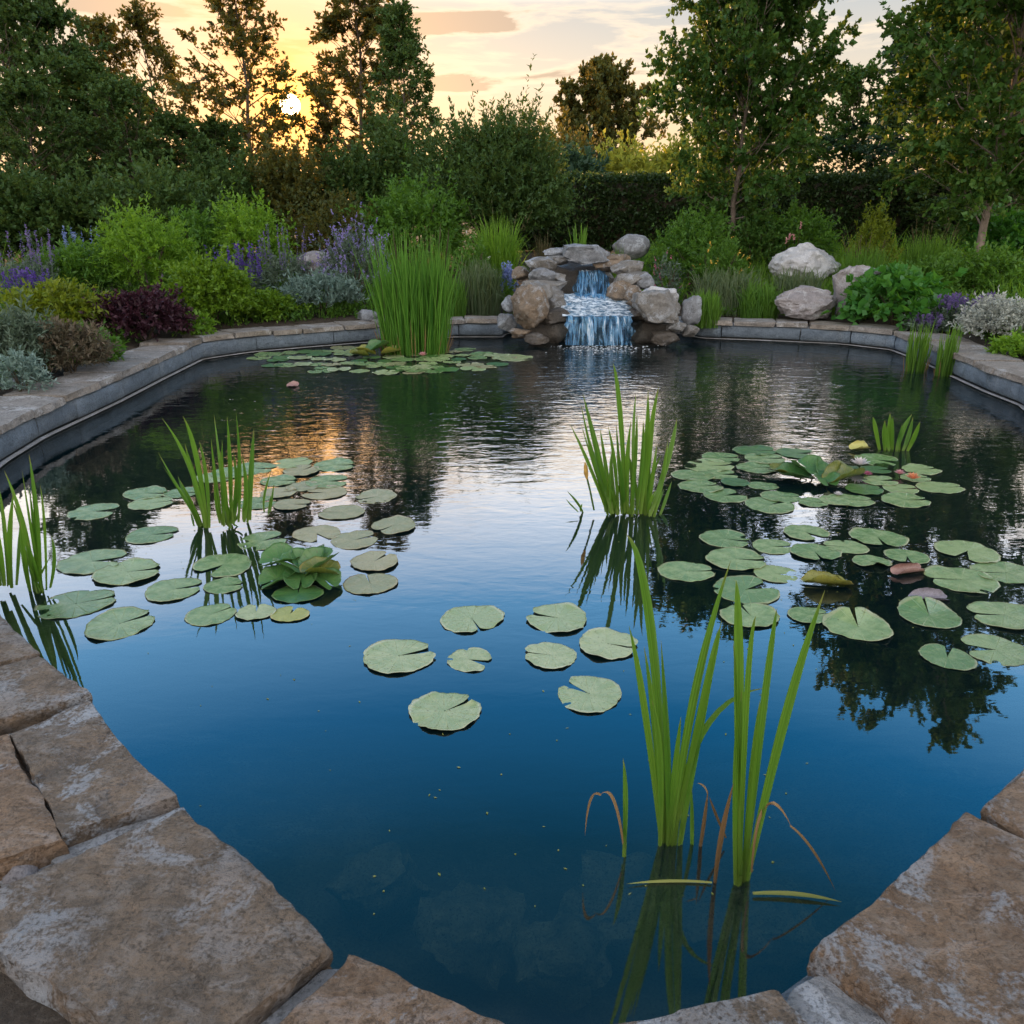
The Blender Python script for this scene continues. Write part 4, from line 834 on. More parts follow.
iris('water_iris', (666, 845), [((666, 846), (652, 632), (626, 534), 13), ((662, 845), (646, 715), (629, 626), 10), ((664, 844), (656, 735), (644, 646), 9), ((672, 846), (695, 700), (731, 560), 14), ((672, 846), (706, 690), (720, 628), 10),
    ((675, 846), (702, 735), (764, 688), 9), ((668, 846), (675, 775), (681, 716), 9), ((692, 866), (693, 825), (691, 783), 8), ((660, 846), (660, 760), (652, 700), 9), ((669, 846), (668, 760), (661, 640), 10)],
    'tall front iris with its longest leaf bent back to the left', 1, IG, more=3, withered=[((698, 862), (704, 825), (708, 790), 6), ((726, 838), (716, 815), (709, 796), 4), ((708, 794), (704, 786), (697, 783), 3)], depth=.04)
iris('water_iris', (740, 884), [((738, 886), (739, 680), (736, 580), 13), ((740, 886), (748, 700), (756, 616), 11), ((744, 886), (765, 705), (777, 608), 11), ((746, 886), (784, 725), (825, 590), 13), ((736, 885), (737, 770), (742, 690), 10),
    ((743, 886), (752, 780), (760, 700), 10), ((741, 885), (741, 760), (733, 640), 9)], 'tall front iris with leaves fanned to the right', 2, IG, more=3,
    withered=[((715, 884), (722, 835), (734, 782), 8), ((752, 872), (766, 806), (792, 828), 6), ((790, 826), (812, 850), (836, 892), 5)], floats=[((753, 894), (842, 902), 6), ((712, 882), (626, 884), 4)], depth=.04)
iris('water_iris', (624, 856), [((624, 857), (626, 800), (623, 758), 8), ((625, 857), (625, 830), (624, 800), 5)], 'small iris shoot with a brown leaf arched down to the water', 3, IG, withered=[((624, 848), (614, 800), (600, 795), 5), ((601, 795), (590, 800), (585, 836), 5)], depth=.02)
def cattail(root_, base, tip, hd):
    pass
mid = [((626, 512), (621, 412), (613, 363), 10), ((612, 514), (598, 454), (583, 394), 8), ((610, 514), (593, 460), (581, 404), 6), ((608, 514), (590, 465), (570, 424), 7), ((611, 514), (598, 480), (581, 424), 6), ((634, 514), (634, 440), (636, 394), 6),
    ((640, 514), (646, 450), (648, 390), 8), ((644, 514), (650, 440), (659, 386), 7), ((650, 516), (668, 460), (677, 418), 8), ((632, 514), (635, 455), (637, 413), 7), ((618, 514), (614, 465), (608, 426), 7), ((622, 514), (620, 470), (616, 422), 6),
    ((613, 514), (606, 470), (600, 428), 6), ((648, 516), (653, 480), (657, 444), 7), ((636, 514), (642, 460), (643, 420), 6), ((628, 514), (627, 470), (631, 420), 7), ((606, 512), (600, 480), (590, 440), 6), ((654, 517), (662, 480), (668, 440), 6),
    ((640, 515), (650, 480), (661, 455), 6), ((618, 515), (612, 480), (612, 450), 7), ((630, 515), (633, 480), (626, 446), 7), ((645, 516), (649, 490), (648, 450), 7), ((624, 515), (622, 490), (619, 450), 7), ((583, 513), (577, 503), (567, 491), 4)]
r_ = iris('water_iris', (630, 515), mid, 'dense iris clump in mid pond before the bright reflection', 4, IG, depth=.09, more=22)
Y_ = at(630, 515, 0)[1]; st_ = [atY(594, 510, Y_), atY(590, 490, Y_), atY(587, 478, Y_)]; hd_ = [atY(587, 479, Y_), atY(586, 473, Y_), atY(585.5, 466, Y_), atY(585, 462, Y_)]; off_ = np.array(r_.location)
Vt, Ft_ = tubes([(np.array(st_) - off_, .006)], 5); link('bud_stalk', mesh('bud_stalk', Vt, Ft_, M['stalk']), r_); Vt, Ft_ = tubes([(np.array(hd_) - off_, [.006, .014, .011, .002])], 7); link('bud', mesh('bud', Vt, Ft_, M['budbrown']), r_)
iris('water_iris', (222, 528), [((205, 528), (190, 470), (162, 418), 7), ((203, 526), (185, 500), (158, 452), 5), ((207, 528), (197, 460), (183, 416), 7), ((226, 525), (220, 470), (214, 415), 6), ((231, 524), (230, 470), (227, 416), 6), ((222, 525), (215, 480), (211, 438), 6),
    ((238, 522), (239, 470), (236, 412), 6), ((249, 520), (250, 475), (254, 428), 9), ((204, 528), (198, 490), (186, 448), 7), ((209, 528), (206, 480), (199, 440), 6), ((228, 526), (224, 490), (220, 450), 7), ((233, 524), (236, 490), (233, 450), 6), ((244, 522), (246, 490), (242, 455), 6),
    ((201, 526), (192, 505), (180, 480), 5), ((264, 512), (264, 495), (271, 472), 4)], 'loose iris clump in front of the left raft of pads', 5, IG, depth=.10, more=26)
iris('water_iris', (30, 594), [((8, 586), (4, 530), (-2, 484), 8), ((12, 588), (10, 540), (14, 490), 7), ((34, 592), (24, 530), (4, 470), 7), ((40, 592), (36, 520), (29, 454), 10), ((46, 590), (44, 530), (40, 484), 5), ((38, 592), (28, 545), (12, 500), 7), ((43, 592), (34, 550), (22, 470), 6),
    ((50, 588), (54, 560), (51, 535), 5), ((4, 586), (-2, 545), (-12, 500), 8), ((30, 592), (24, 560), (20, 520), 7), ((0, 586), (-10, 540), (-26, 490), 8)], 'iris clump at the left picture edge beside the near flagstones', 6, IG, depth=.08, more=18)
# fleshy leaved marginal in the back right raft
iris('pickerel_plant', (893, 450), [((880, 452), (876, 430), (873, 417), 6), ((885, 452), (884, 435), (885, 420), 6), ((889, 452), (890, 430), (890, 413), 7), ((893, 452), (893, 435), (893, 416), 6), ((897, 452), (903, 432), (912, 414), 8), ((903, 451), (909, 435), (913, 417), 6), ((907, 451), (914, 436), (920, 422), 7),
    ((890, 452), (888, 440), (887, 425), 6), ((899, 452), (899, 440), (902, 424), 6)], 'fleshy leaved marginal plant behind the back right pads', 7, None, cat='water plant', depth=.05)
def reed_clump(name, px, py, wpx, ytop, label, n, seed, mat='reed', wd=.012, lean=.25, seeds=0, cat='reeds', group=None, spread=1.0):
    g = np.random.default_rng(seed); P0 = at(px, py, 0); s = mpp(P0[1], .5); h_ = atY(px, ytop, P0[1])[2]; r0 = wpx * s / 2 * .70
    root = empty(name, (P0[0], P0[1], 0), label, cat, group)
    a = g.uniform(0, 6.28, n); rr = np.sqrt(g.uniform(0, 1, n)) * r0; B = np.stack([np.cos(a) * rr, np.sin(a) * rr * .55, np.full(n, -.03)], -1)
    hh = h_ * np.clip(g.normal(.76, .19, n), .25, 1.06); T = B.copy(); T[:, :2] += B[:, :2] * .16 * spread + g.normal(0, lean * .28, (n, 2)) * hh[:, None]; T[:, 2] = hh
    Cc = (B + T) / 2; Cc[:, :2] -= (T - B)[:, :2] * .25; Cc[:, 2] = hh * .58
    V, Fq, sh = blades(B, Cc, T, wd * g.uniform(.7, 1.3, n), None, 7, g); link('foliage', mesh('foliage', V, Fq, M[mat], rnd=sh, smooth=True), root)
    n2 = max(6, n // 22); a = g.uniform(0, 6.28, n2); B = np.stack([np.cos(a) * r0 * .95, np.sin(a) * r0 * .6, np.full(n2, -.02)], -1); T = B * 1.25; T[:, 2] = h_ * g.uniform(.12, .35, n2)
    V, Fq, sh = blades(B, (B + T) / 2, T, wd, None, 4, g); link('withered_leaf', mesh('withered_leaf', V, Fq, M['withered'], rnd=sh, smooth=True), root)
    if seeds:
        ps = []
        for _ in range(seeds):
            x_, y_ = g.uniform(-r0, r0), g.uniform(-r0, r0) * .4; z_ = h_ * g.uniform(.93, 1.10); ps.append(([(x_ * .9, y_, h_ * .4), (x_ * 1.05, y_, z_ * .85), (x_ * 1.1, y_, z_ * .92), (x_ * 1.12, y_, z_)], [.004, .004, .010, .002]))
        Vt, Ft_ = tubes(ps, 5); link('seed_head', mesh('seed_head', Vt, Ft_, M['drygrass']), root)
    return root
reed_clump('reed_clump', 415, 353, 98, 234, 'tall dense clump of bright green reeds behind the crowded pads', 760, 31, seeds=9, wd=.0115, lean=.30, spread=1.6)
P_ = at(452, 356, 0)
reed_clump('reed_clump', 914, 371, 36, 322, 'left tuft of water grass before the right bank', 110, 32, mat='grass', wd=.012, lean=.2, group='tufts of water grass')
reed_clump('reed_clump', 944, 376, 28, 325, 'right tuft of water grass before the right bank', 90, 33, mat='grass', wd=.012, lean=.2, group='tufts of water grass')
# sunken stones
for q, (x, y, w_) in enumerate([(610, 905, .30), (470, 925, .26), (560, 960, .22), (700, 930, .24), (380, 880, .24), (760, 930, .25)]):
    p = at(x, y, -.24); me = rock_mesh('sunken_stone', w_ * .6, w_ * .5, .13, M['bedstone'], 140 + q, sub=4, facets=8, boxy=.35, rough=.25)
    tag(link('sunken_stone', me, loc=(p[0], p[1], -.27)), ['sunken stone left of the small iris shoot', 'sunken stone faint in the water at the bottom middle', 'sunken stone near the bottom flagstones', 'sunken stone below the front irises', 'sunken stone off the lichen flagstone', 'sunken stone right of the front irises'][q], 'stone', 'stones under the water')
# ------------------------------------------------------------------ garden plants
def site(px, ytop, wpx, Y, ybase=None):
    """foot, height and half width of a plant seen at px, reaching up to ytop, wpx wide, at forward distance Y"""
    Y = Y + shift(px, Y); p = atY(px, ytop, Y); gz = ground_z(p); return np.array([p[0], Y, gz - .02]), max(.08, p[2] - gz), wpx * mpp(Y, .6) / 2
def shrub_mesh(rx, ry, h, n, per, L, W, seed, spread=.8, up=.25, sag=.1, rough=.3, inner=.45, zmin=-.5, freq=1.7):
    g = np.random.default_rng(seed); u = rdir(n * 2, g); u = u[u[:, 2] > zmin][:n]
    f = np.array([1 + rough * mnoise.noise(Vector(q * freq) + Vector((seed, seed * .7, 0))) + rough * .6 * mnoise.noise(Vector(q * freq * 2.7) + Vector((seed, 3, 0))) for q in u])
    zc = h * .42; rad = np.stack([u[:, 0] * rx, u[:, 1] * ry, np.where(u[:, 2] > 0, u[:, 2] * (h - zc), u[:, 2] * zc * 1.0)], -1) * f[:, None]
    s0 = g.uniform(inner, .92, n) ; o = rad * s0[:, None] * .85; o[:, 2] += zc; ln = np.linalg.norm(rad, axis=1) * g.uniform(.18, .42, n) * np.where(g.random(n) < .10, 1.9, 1.0) + L
    d = norm(norm(rad) + np.array([0, 0, up]) + rdir(n, g) * .45)
    V, Fq, sh = sprigs(o, d, ln, per, L, W, spread, sag, .05, g)
    V[:, 2] = np.maximum(V[:, 2], .01); return V, Fq, sh, (o, d, ln)
def stems_of(h, rx, n, seed, r=.012):
    g = np.random.default_rng(seed); ps = []
    for q in range(n):
        a = g.uniform(0, 6.28); e = np.array([math.cos(a) * rx * .6, math.sin(a) * rx * .6, h * g.uniform(.5, .8)])
        ps.append(([(0, 0, -.03), e * .4 + np.array([0, 0, h * .1]), e], [r, r * .7, r * .3]))
    return tubes(ps, 4)
def shrub(name, cat, label, px, ytop, wpx, Y, mat, n=260, per=16, L=.05, W=.022, seed=1, group=None, flowers=None, fl_n=200, fl_L=.03, deep=1.0, **kw):
    P, h, rx = site(px, ytop, wpx, Y); root = empty(name, P, label, cat, group)
    V, Fq, sh, (o, d, ln) = shrub_mesh(rx, rx * deep, h, n, per, L, W, seed, **kw)
    link('foliage', mesh('foliage', V, Fq, M[mat], rnd=sh), root)
    Vt, Ft_ = stems_of(h, rx, 9, seed, .006 + .008 * h); link('stem', mesh('stem', Vt, Ft_, M['twig']), root)
    if flowers:
        g = np.random.default_rng(seed + 9); sel = g.choice(len(o), min(len(o), max(4, fl_n // 8)), False); tip = o[sel] + d[sel] * ln[sel][:, None] * .95; keep = tip[:, 2] > h * .35; tip = tip[keep]; dd = norm(d[sel][keep] + np.array([0, 0, .6]))
        V, Fq, sh = sprigs(tip, dd, fl_L * 3.2, 8, fl_L, fl_L * .6, 1.0, 0, 0, g); link('flowers', mesh('flowers', V, Fq, M[flowers], rnd=sh), root)
    return root
def grass_mesh(n, r0, rx, h, wd, seed, droop=.5, k=6):
    g = np.random.default_rng(seed); a = g.uniform(0, 6.28, n); rr = np.sqrt(g.uniform(0, 1, n)); B = np.stack([np.cos(a) * rr * r0, np.sin(a) * rr * r0, np.full(n, -.01)], -1)
    hh = h * g.uniform(.55, 1.0, n); ou = rx * g.uniform(.25, 1.0, n) * (.35 + .65 * rr); a2 = a + g.normal(0, .5, n); T = np.stack([np.cos(a2) * ou, np.sin(a2) * ou, hh * (1 - droop * g.uniform(0, 1, n) * (ou / rx))], -1)
    Cc = B * .5 + T * .5; Cc[:, :2] = B[:, :2] + (T - B)[:, :2] * .3; Cc[:, 2] = hh * g.uniform(.7, 1.05, n)
    return blades(B, Cc, T, wd * g.uniform(.6, 1.4, n), None, k, g)
def grass(name, cat, label, px, ytop, wpx, Y, mat, n=260, wd=.008, droop=.5, seed=1, group=None, r0=.45, plume=0, plume_mat='drygrass'):
    P, h, rx = site(px, ytop, wpx, Y); root = empty(name, P, label, cat, group)
    V, Fq, sh = grass_mesh(n, rx * r0, rx, h, wd, seed, droop); link('foliage', mesh('foliage', V, Fq, M[mat], rnd=sh, smooth=True), root)
    if plume:
        g = np.random.default_rng(seed + 4); a = g.uniform(0, 6.28, plume); o = np.stack([np.cos(a) * rx * .3, np.sin(a) * rx * .3, np.full(plume, h * .4)], -1); d = norm(np.stack([np.cos(a) * .25, np.sin(a) * .25, np.ones(plume)], -1) + g.normal(0, .12, (plume, 3)))
        V, Fq, sh = sprigs(o, d, h * g.uniform(.55, .75, plume), 26, .035, .010, .25, .05, .55, g); link('plumes', mesh('plumes', V, Fq, M[plume_mat], rnd=sh), root)
    return root
def spikes(name, cat, label, px, ytop, wpx, Y, mat, flower, n=40, seed=1, group=None, fl=.016, per=46, low=.45, fol=200, L=.05):
    P, h, rx = site(px, ytop, wpx, Y); root = empty(name, P, label, cat, group); g = np.random.default_rng(seed)
    a = g.uniform(0, 6.28, n); rr = np.sqrt(g.uniform(0, 1, n)) * rx * .8; B = np.stack([np.cos(a) * rr, np.sin(a) * rr, np.zeros(n)], -1); T = B * 1.2 + g.normal(0, .04, (n, 3)) * np.array([1, 1, 0]); T[:, 2] = h * np.clip(g.normal(.86, .13, n), .5, 1.03)
    V1, F1, s1 = blades(B, (B + T) / 2, T, .006, None, 3, g)
    V2, F2, s2, _ = shrub_mesh(rx, rx, h * .62, fol, 14, L, L * .35, seed + 2, up=.8, rough=.2); link('foliage', mesh('foliage', *join([(V1, F1, s1), (V2, F2, s2)])[:2], M[mat], rnd=np.r_[s1, s2]), root)
    ln = (T - B); o = B + ln * low; V, Fq, sh = sprigs(o, norm(ln), np.linalg.norm(ln, axis=1) * (1 - low), per, fl * 1.6, fl, 1.1, 0, .25, g); link('flowers', mesh('flowers', V, Fq, M[flower], rnd=sh), root)
    return root
# left bank, front to back
shrub('sage_bush', 'shrub', 'grey green sage bush at the left picture edge above the coping', 12, 312, 70, 7.3, 'sage', 420, 16, .055, .014, 1, up=.7)
shrub('sage_bush', 'shrub', 'ruddy tinged sage bush hanging to the left coping', 62, 322, 74, 7.5, 'ruddy', 420, 16, .05, .013, 2, up=.6)
shrub('sage_bush', 'shrub', 'low silver tuft at the foot of the grey sage, left edge', 14, 352, 46, 6.6, 'silver', 160, 14, .04, .012, 3, up=.6)
shrub('leafy_perennial', 'perennial', 'small green leafy plant right of the ruddy sage', 92, 335, 36, 8.1, 'green', 130, 12, .06, .03, 4)
shrub('golden_shrub', 'shrub', 'golden green low shrub behind the sage bushes', 52, 284, 90, 9.4, 'gold', 420, 16, .06, .026, 5, up=.3)
shrub('barberry', 'shrub', 'dark burgundy shrub between the golden and the round green one', 138, 290, 86, 9.6, 'burgundy', 520, 18, .05, .025, 6, up=.3, rough=.2)
shrub('box_shrub', 'shrub', 'round bright green box shrub beside the burgundy one', 206, 258, 82, 10.6, 'box', 900, 20, .045, .024, 7, rough=.12, up=.1)
shrub('box_shrub', 'shrub', 'small yellow green mound between the box and silver shrubs', 262, 293, 58, 11.0, 'box', 360, 16, .05, .024, 8, rough=.2)
shrub('leafy_perennial', 'perennial', 'small bright green tuft in front of the box shrub', 194, 312, 32, 9.9, 'lime', 110, 12, .05, .022, 9)
shrub('silver_shrub', 'shrub', 'silver blue wormwood behind the far coping', 322, 273, 74, 11.3, 'silver', 380, 18, .055, .014, 10, up=.9)
shrub('feathery_shrub', 'shrub', 'tall feathery bright green shrub behind the burgundy one', 138, 204, 96, 12.0, 'lime', 700, 22, .055, .016, 11, up=.35, rough=.4, sag=.35)
spikes('salvia', 'flowers', 'tall pale purple flower spikes at the left picture edge', 20, 224, 66, 11.0, 'sage', 'purple', 24, 12, fl=.014)
spikes('salvia', 'flowers', 'low deep violet flowers below the tall pale spikes at the left edge', 12, 268, 40, 10.0, 'green', 'violet', 36, 13, fl=.014, low=.5)
spikes('salvia', 'flowers', 'small violet flowers between golden and feathery shrubs', 32, 270, 26, 10.2, 'green', 'violet', 34, 14, fl=.016, low=.5)
spikes('salvia', 'flowers', 'pale blue flower spikes left of the feathery shrub', 74, 226, 52, 12.0, 'green', 'bluefl', 26, 15, fl=.014)
shrub('leafy_perennial', 'perennial', 'bluish green mass of stems left of the feathery shrub', 72, 240, 80, 11.6, 'green', 420, 16, .06, .02, 16, up=.8)
spikes('salvia', 'flowers', 'upright violet salvia right of the round box shrub', 246, 243, 30, 11.6, 'sage', 'violet', 26, 17, fl=.02, low=.3)
spikes('salvia', 'flowers', 'violet spikes behind the round box shrub', 222, 246, 30, 12.2, 'sage', 'violet', 22, 18, fl=.018, low=.4)
spikes('salvia', 'flowers', 'tall purple flower spikes left of the pinkish boulder', 280, 222, 52, 12.2, 'sage', 'purple', 26, 19, fl=.013, low=.4)
shrub('yellow_shrub', 'shrub', 'bright green leafy shrub glowing under the sun', 245, 196, 74, 13.5, 'lime', 520, 18, .06, .026, 20, up=.3, rough=.4)
shrub('lavender_shrub', 'shrub', 'purple flowering shrub left of the tall reeds', 352, 228, 66, 12.0, 'sage', 420, 14, .05, .014, 21, up=.5, flowers='lilac', fl_n=2600, fl_L=.03)
shrub('leafy_shrub', 'shrub', 'spreading yellow green shrub below the big dark bush', 415, 177, 112, 14.5, 'green', 780, 18, .065, .03, 22, up=.3, rough=.4)
shrub('leafy_shrub', 'shrub', 'dull green shrub behind the purple flowering one', 330, 196, 90, 14.5, 'tree_warm', 480, 16, .065, .03, 23, up=.4, rough=.4)
shrub('leafy_shrub', 'shrub', 'low green shrub behind the feathery one', 190, 208, 60, 13.5, 'green', 360, 16, .065, .03, 24, rough=.4)
grass('ornamental_grass', 'grass clump', 'bright green fountain of grass left of the cascade', 498, 207, 86, 13.0, 'lime', 900, .010, .9, 25, r0=.35, plume=8)
grass('ornamental_grass', 'grass clump', 'fine grey green grass between the reeds and the cascade', 478, 252, 74, 11.9, 'greygrass', 800, .011, .9, 26, r0=.6)
grass('ornamental_grass', 'grass clump', 'low tufted grass behind the far coping right of the reeds', 452, 270, 44, 11.5, 'grass', 420, .010, .9, 27, r0=.6)
shrub('leafy_perennial', 'perennial', 'dark green perennial with small white flowers above the fine grass', 474, 236, 40, 12.6, 'green', 220, 14, .05, .02, 28, flowers='whitefl', fl_n=60, fl_L=.02)
spikes('bluebell', 'flowers', 'small pale blue flowers beside the upper left cascade rocks', 507, 262, 16, 12.0, 'green', 'bluefl', 16, 29, fl=.022, low=.6, fol=40, L=.04)
grass('ornamental_grass', 'grass clump', 'spiky clump of leaves standing behind the capstone', 580, 218, 44, 13.6, 'grass', 60, .022, .25, 30, r0=.3)
grass('ornamental_grass', 'grass clump', 'dry brownish grass left of the capstone', 543, 226, 36, 13.6, 'drygrass', 170, .007, .8, 31, r0=.3)
# right bank
grass('ornamental_grass', 'grass clump', 'short bright grass hugging the blue grey boulder', 622, 238, 26, 13.9, 'lime', 300, .007, .8, 32, r0=.5)
shrub('leafy_shrub', 'shrub', 'mounded green shrub right of the cascade', 698, 211, 82, 13.8, 'green', 620, 18, .06, .024, 33, rough=.25, up=.3)
shrub('day_lily', 'perennial', 'small plant with yellow orange flowers in front of the mounded shrub', 722, 240, 56, 12.9, 'green', 240, 14, .06, .016, 34, up=.7, flowers='yellowfl', fl_n=130, fl_L=.032)
shrub('leafy_perennial', 'perennial', 'tiny pink flowered plant right of the top of the cascade', 668, 256, 28, 12.4, 'sage', 130, 12, .04, .014, 35, flowers='rosefl', fl_n=170, fl_L=.022)
grass('ornamental_grass', 'grass clump', 'wispy grey green grass behind the right coping', 730, 262, 96, 11.9, 'greygrass', 900, .011, .9, 36, r0=.65)
grass('ornamental_grass', 'grass clump', 'dark green grass beside the pointed blue rock', 706, 284, 50, 11.0, 'grass', 500, .010, .8, 37, r0=.65)
grass('ornamental_grass', 'grass clump', 'green grass in front of the low mauve boulder at its left', 762, 274, 60, 11.4, 'grass', 560, .010, .8, 38, r0=.65)
grass('ornamental_grass', 'grass clump', 'grass with reddish tips growing around the white boulder', 800, 262, 70, 12.0, 'greygrass', 600, .010, .8, 39, r0=.65)
shrub('leafy_shrub', 'shrub', 'green shrub behind the white speckled boulder', 800, 202, 78, 14.6, 'green', 520, 18, .06, .028, 40, rough=.4)
shrub('leafy_shrub', 'shrub', 'fresh green shrub right of the thin trunked tree', 760, 218, 56, 14.2, 'tree_green', 360, 16, .06, .028, 41, rough=.4)
spikes('pink_flower', 'flowers', 'single stalks with dusty pink flower heads behind the boulders', 794, 222, 14, 13.6, 'drygrass', 'pinkfl', 4, 42, fl=.02, per=26, low=.85, fol=10)
shrub('goldenrod', 'perennial', 'tall yellow green spires left of the leaning trunk', 880, 206, 52, 12.8, 'gold', 230, 20, .05, .014, 43, up=2.2, rough=.5)
grass('ornamental_grass', 'grass clump', 'meadow grass below the yellow green spires', 868, 238, 70, 12.2, 'grass', 800, .007, .6, 44, r0=.6, plume=8)
grass('ornamental_grass', 'grass clump', 'tall grass with pale plumes left of the leaning trunk', 935, 224, 74, 12.6, 'grass', 700, .008, .5, 45, r0=.6, plume=16)
shrub('hosta', 'perennial', 'big leaved deep green plant beside the standing boulder', 902, 272, 84, 10.6, 'hosta', 300, 7, .105, .085, 46, rough=.2, up=.1, inner=.6)
spikes('catmint', 'flowers', 'dusty violet catmint along the right coping', 968, 292, 64, 9.8, 'sage', 'purple', 60, 47, fl=.018, low=.5)
spikes('catmint', 'flowers', 'low dark violet catmint at the right bend of the coping', 930, 312, 40, 9.8, 'sage', 'purple', 36, 48, fl=.016, low=.4, fol=100)
shrub('silver_shrub', 'shrub', 'white woolly silver plant at the right picture edge', 1004, 298, 70, 8.6, 'whitesilver', 520, 16, .04, .016, 49, up=.5, rough=.25)
shrub('leafy_shrub', 'shrub', 'green shrub at the right edge behind the catmint', 990, 250, 80, 11.4, 'green', 480, 16, .06, .024, 50, rough=.3)
shrub('leafy_shrub', 'shrub', 'dark leafy bush right of the leaning trunk', 1020, 206, 70, 13.0, 'hosta', 320, 12, .10, .05, 51, rough=.4)
shrub('leafy_perennial', 'perennial', 'mid green perennial between the hosta and the leaning trunk', 930, 258, 60, 11.6, 'green', 360, 16, .055, .022, 52, rough=.3)
shrub('leafy_perennial', 'perennial', 'small bright green plant under the white woolly one', 1016, 338, 34, 7.7, 'lime', 120, 12, .05, .024, 53)
# ground cover between the plants: nobody could count it
def cover(name, label, ang0, ang1, n, seed, mat):
    g = np.random.default_rng(seed); idx = g.integers(0, nl, n * 3); a_ = np.arctan2((LOOP[idx] - CEN)[:, 0], (LOOP[idx] - CEN)[:, 1]); idx = idx[(a_ > R(ang0)) & (a_ < R(ang1))][:n]
    ds = g.uniform(.62, 1.0, len(idx)) + g.uniform(0, 1, len(idx)) ** 1.4 * 6.5; d2 = norm(LOOP[idx] + NRM[idx] * .8 - CEN); P = LOOP[idx] + NRM[idx] * np.minimum(ds, .8)[:, None] + d2 * np.maximum(0, ds - .8)[:, None] + g.normal(0, .05, (len(idx), 2))
    keep = ~((P[:, 0] > -.2) & (P[:, 0] < 2.4) & (P[:, 1] < 13.5)); P = P[keep]; ds = ds[keep]
    z = np.interp(ds, [0, .5, 1.2, 3, 8, 20, 60], [.19, .22, .32, .50, .80, 1.0, 1.1]); o = np.c_[P, z]; d = norm(rdir(len(P), g) * .6 + np.array([0, 0, 1])); ln = g.uniform(.08, .22, len(P)) * (1 + ds * .34)
    V, Fq, sh = sprigs(o, d, ln, 12, .05, .022, .8, .1, 0, g); tag(link(name, mesh(name, V, Fq, M[mat], rnd=sh)), label, 'ground cover', kind='stuff')
cover('ground_cover', 'low leafy ground cover filling the left bed', -110, -8, 6500, 1, 'green')
cover('ground_cover', 'low leafy ground cover filling the right bed', 10, 110, 6500, 2, 'green')
def tufts(name, label, ang0, ang1, n, seed, mat):
    g = np.random.default_rng(seed); idx = g.integers(0, nl, n * 3); a_ = np.arctan2((LOOP[idx] - CEN)[:, 0], (LOOP[idx] - CEN)[:, 1]); idx = idx[(a_ > R(ang0)) & (a_ < R(ang1))][:n]
    ds = .85 + g.uniform(0, 1, len(idx)) ** 1.2 * 5.0; d2 = norm(LOOP[idx] + NRM[idx] * .8 - CEN); P = LOOP[idx] + NRM[idx] * .8 + d2 * (ds - .8)[:, None]; keep = ~((P[:, 0] > -.3) & (P[:, 0] < 2.7) & (P[:, 1] < 13.6)); P, ds = P[keep], ds[keep]
    z = np.interp(ds, [0, .5, 1.2, 3, 8, 20, 60], [.19, .22, .32, .50, .80, 1.0, 1.1]); per = 9; ii = np.repeat(np.arange(len(P)), per); B = np.c_[P, z][ii] + g.normal(0, .03, (len(ii), 3)) * np.array([1, 1, 0]); h_ = ((.10 + ds * .11) * g.uniform(.5, 1.2, len(P)))[ii] * g.uniform(.5, 1.1, len(ii))
    T = B + g.normal(0, .35, (len(ii), 3)) * h_[:, None]; T[:, 2] = B[:, 2] + h_; Cc = (B + T) / 2; Cc[:, 2] = B[:, 2] + h_ * .75; V, Fq, sh = blades(B, Cc, T, .012, None, 4, g)
    tag(link(name, mesh(name, V, Fq, M[mat], rnd=sh, smooth=True)), label, 'ground cover', kind='stuff')
tufts('meadow_grass', 'loose grass tufts growing between the plants of the left bed', -105, -8, 1500, 5, 'grass'); tufts('meadow_grass', 'loose yellow green grass tufts between the plants of the right bed', 12, 105, 2600, 6, 'lime')
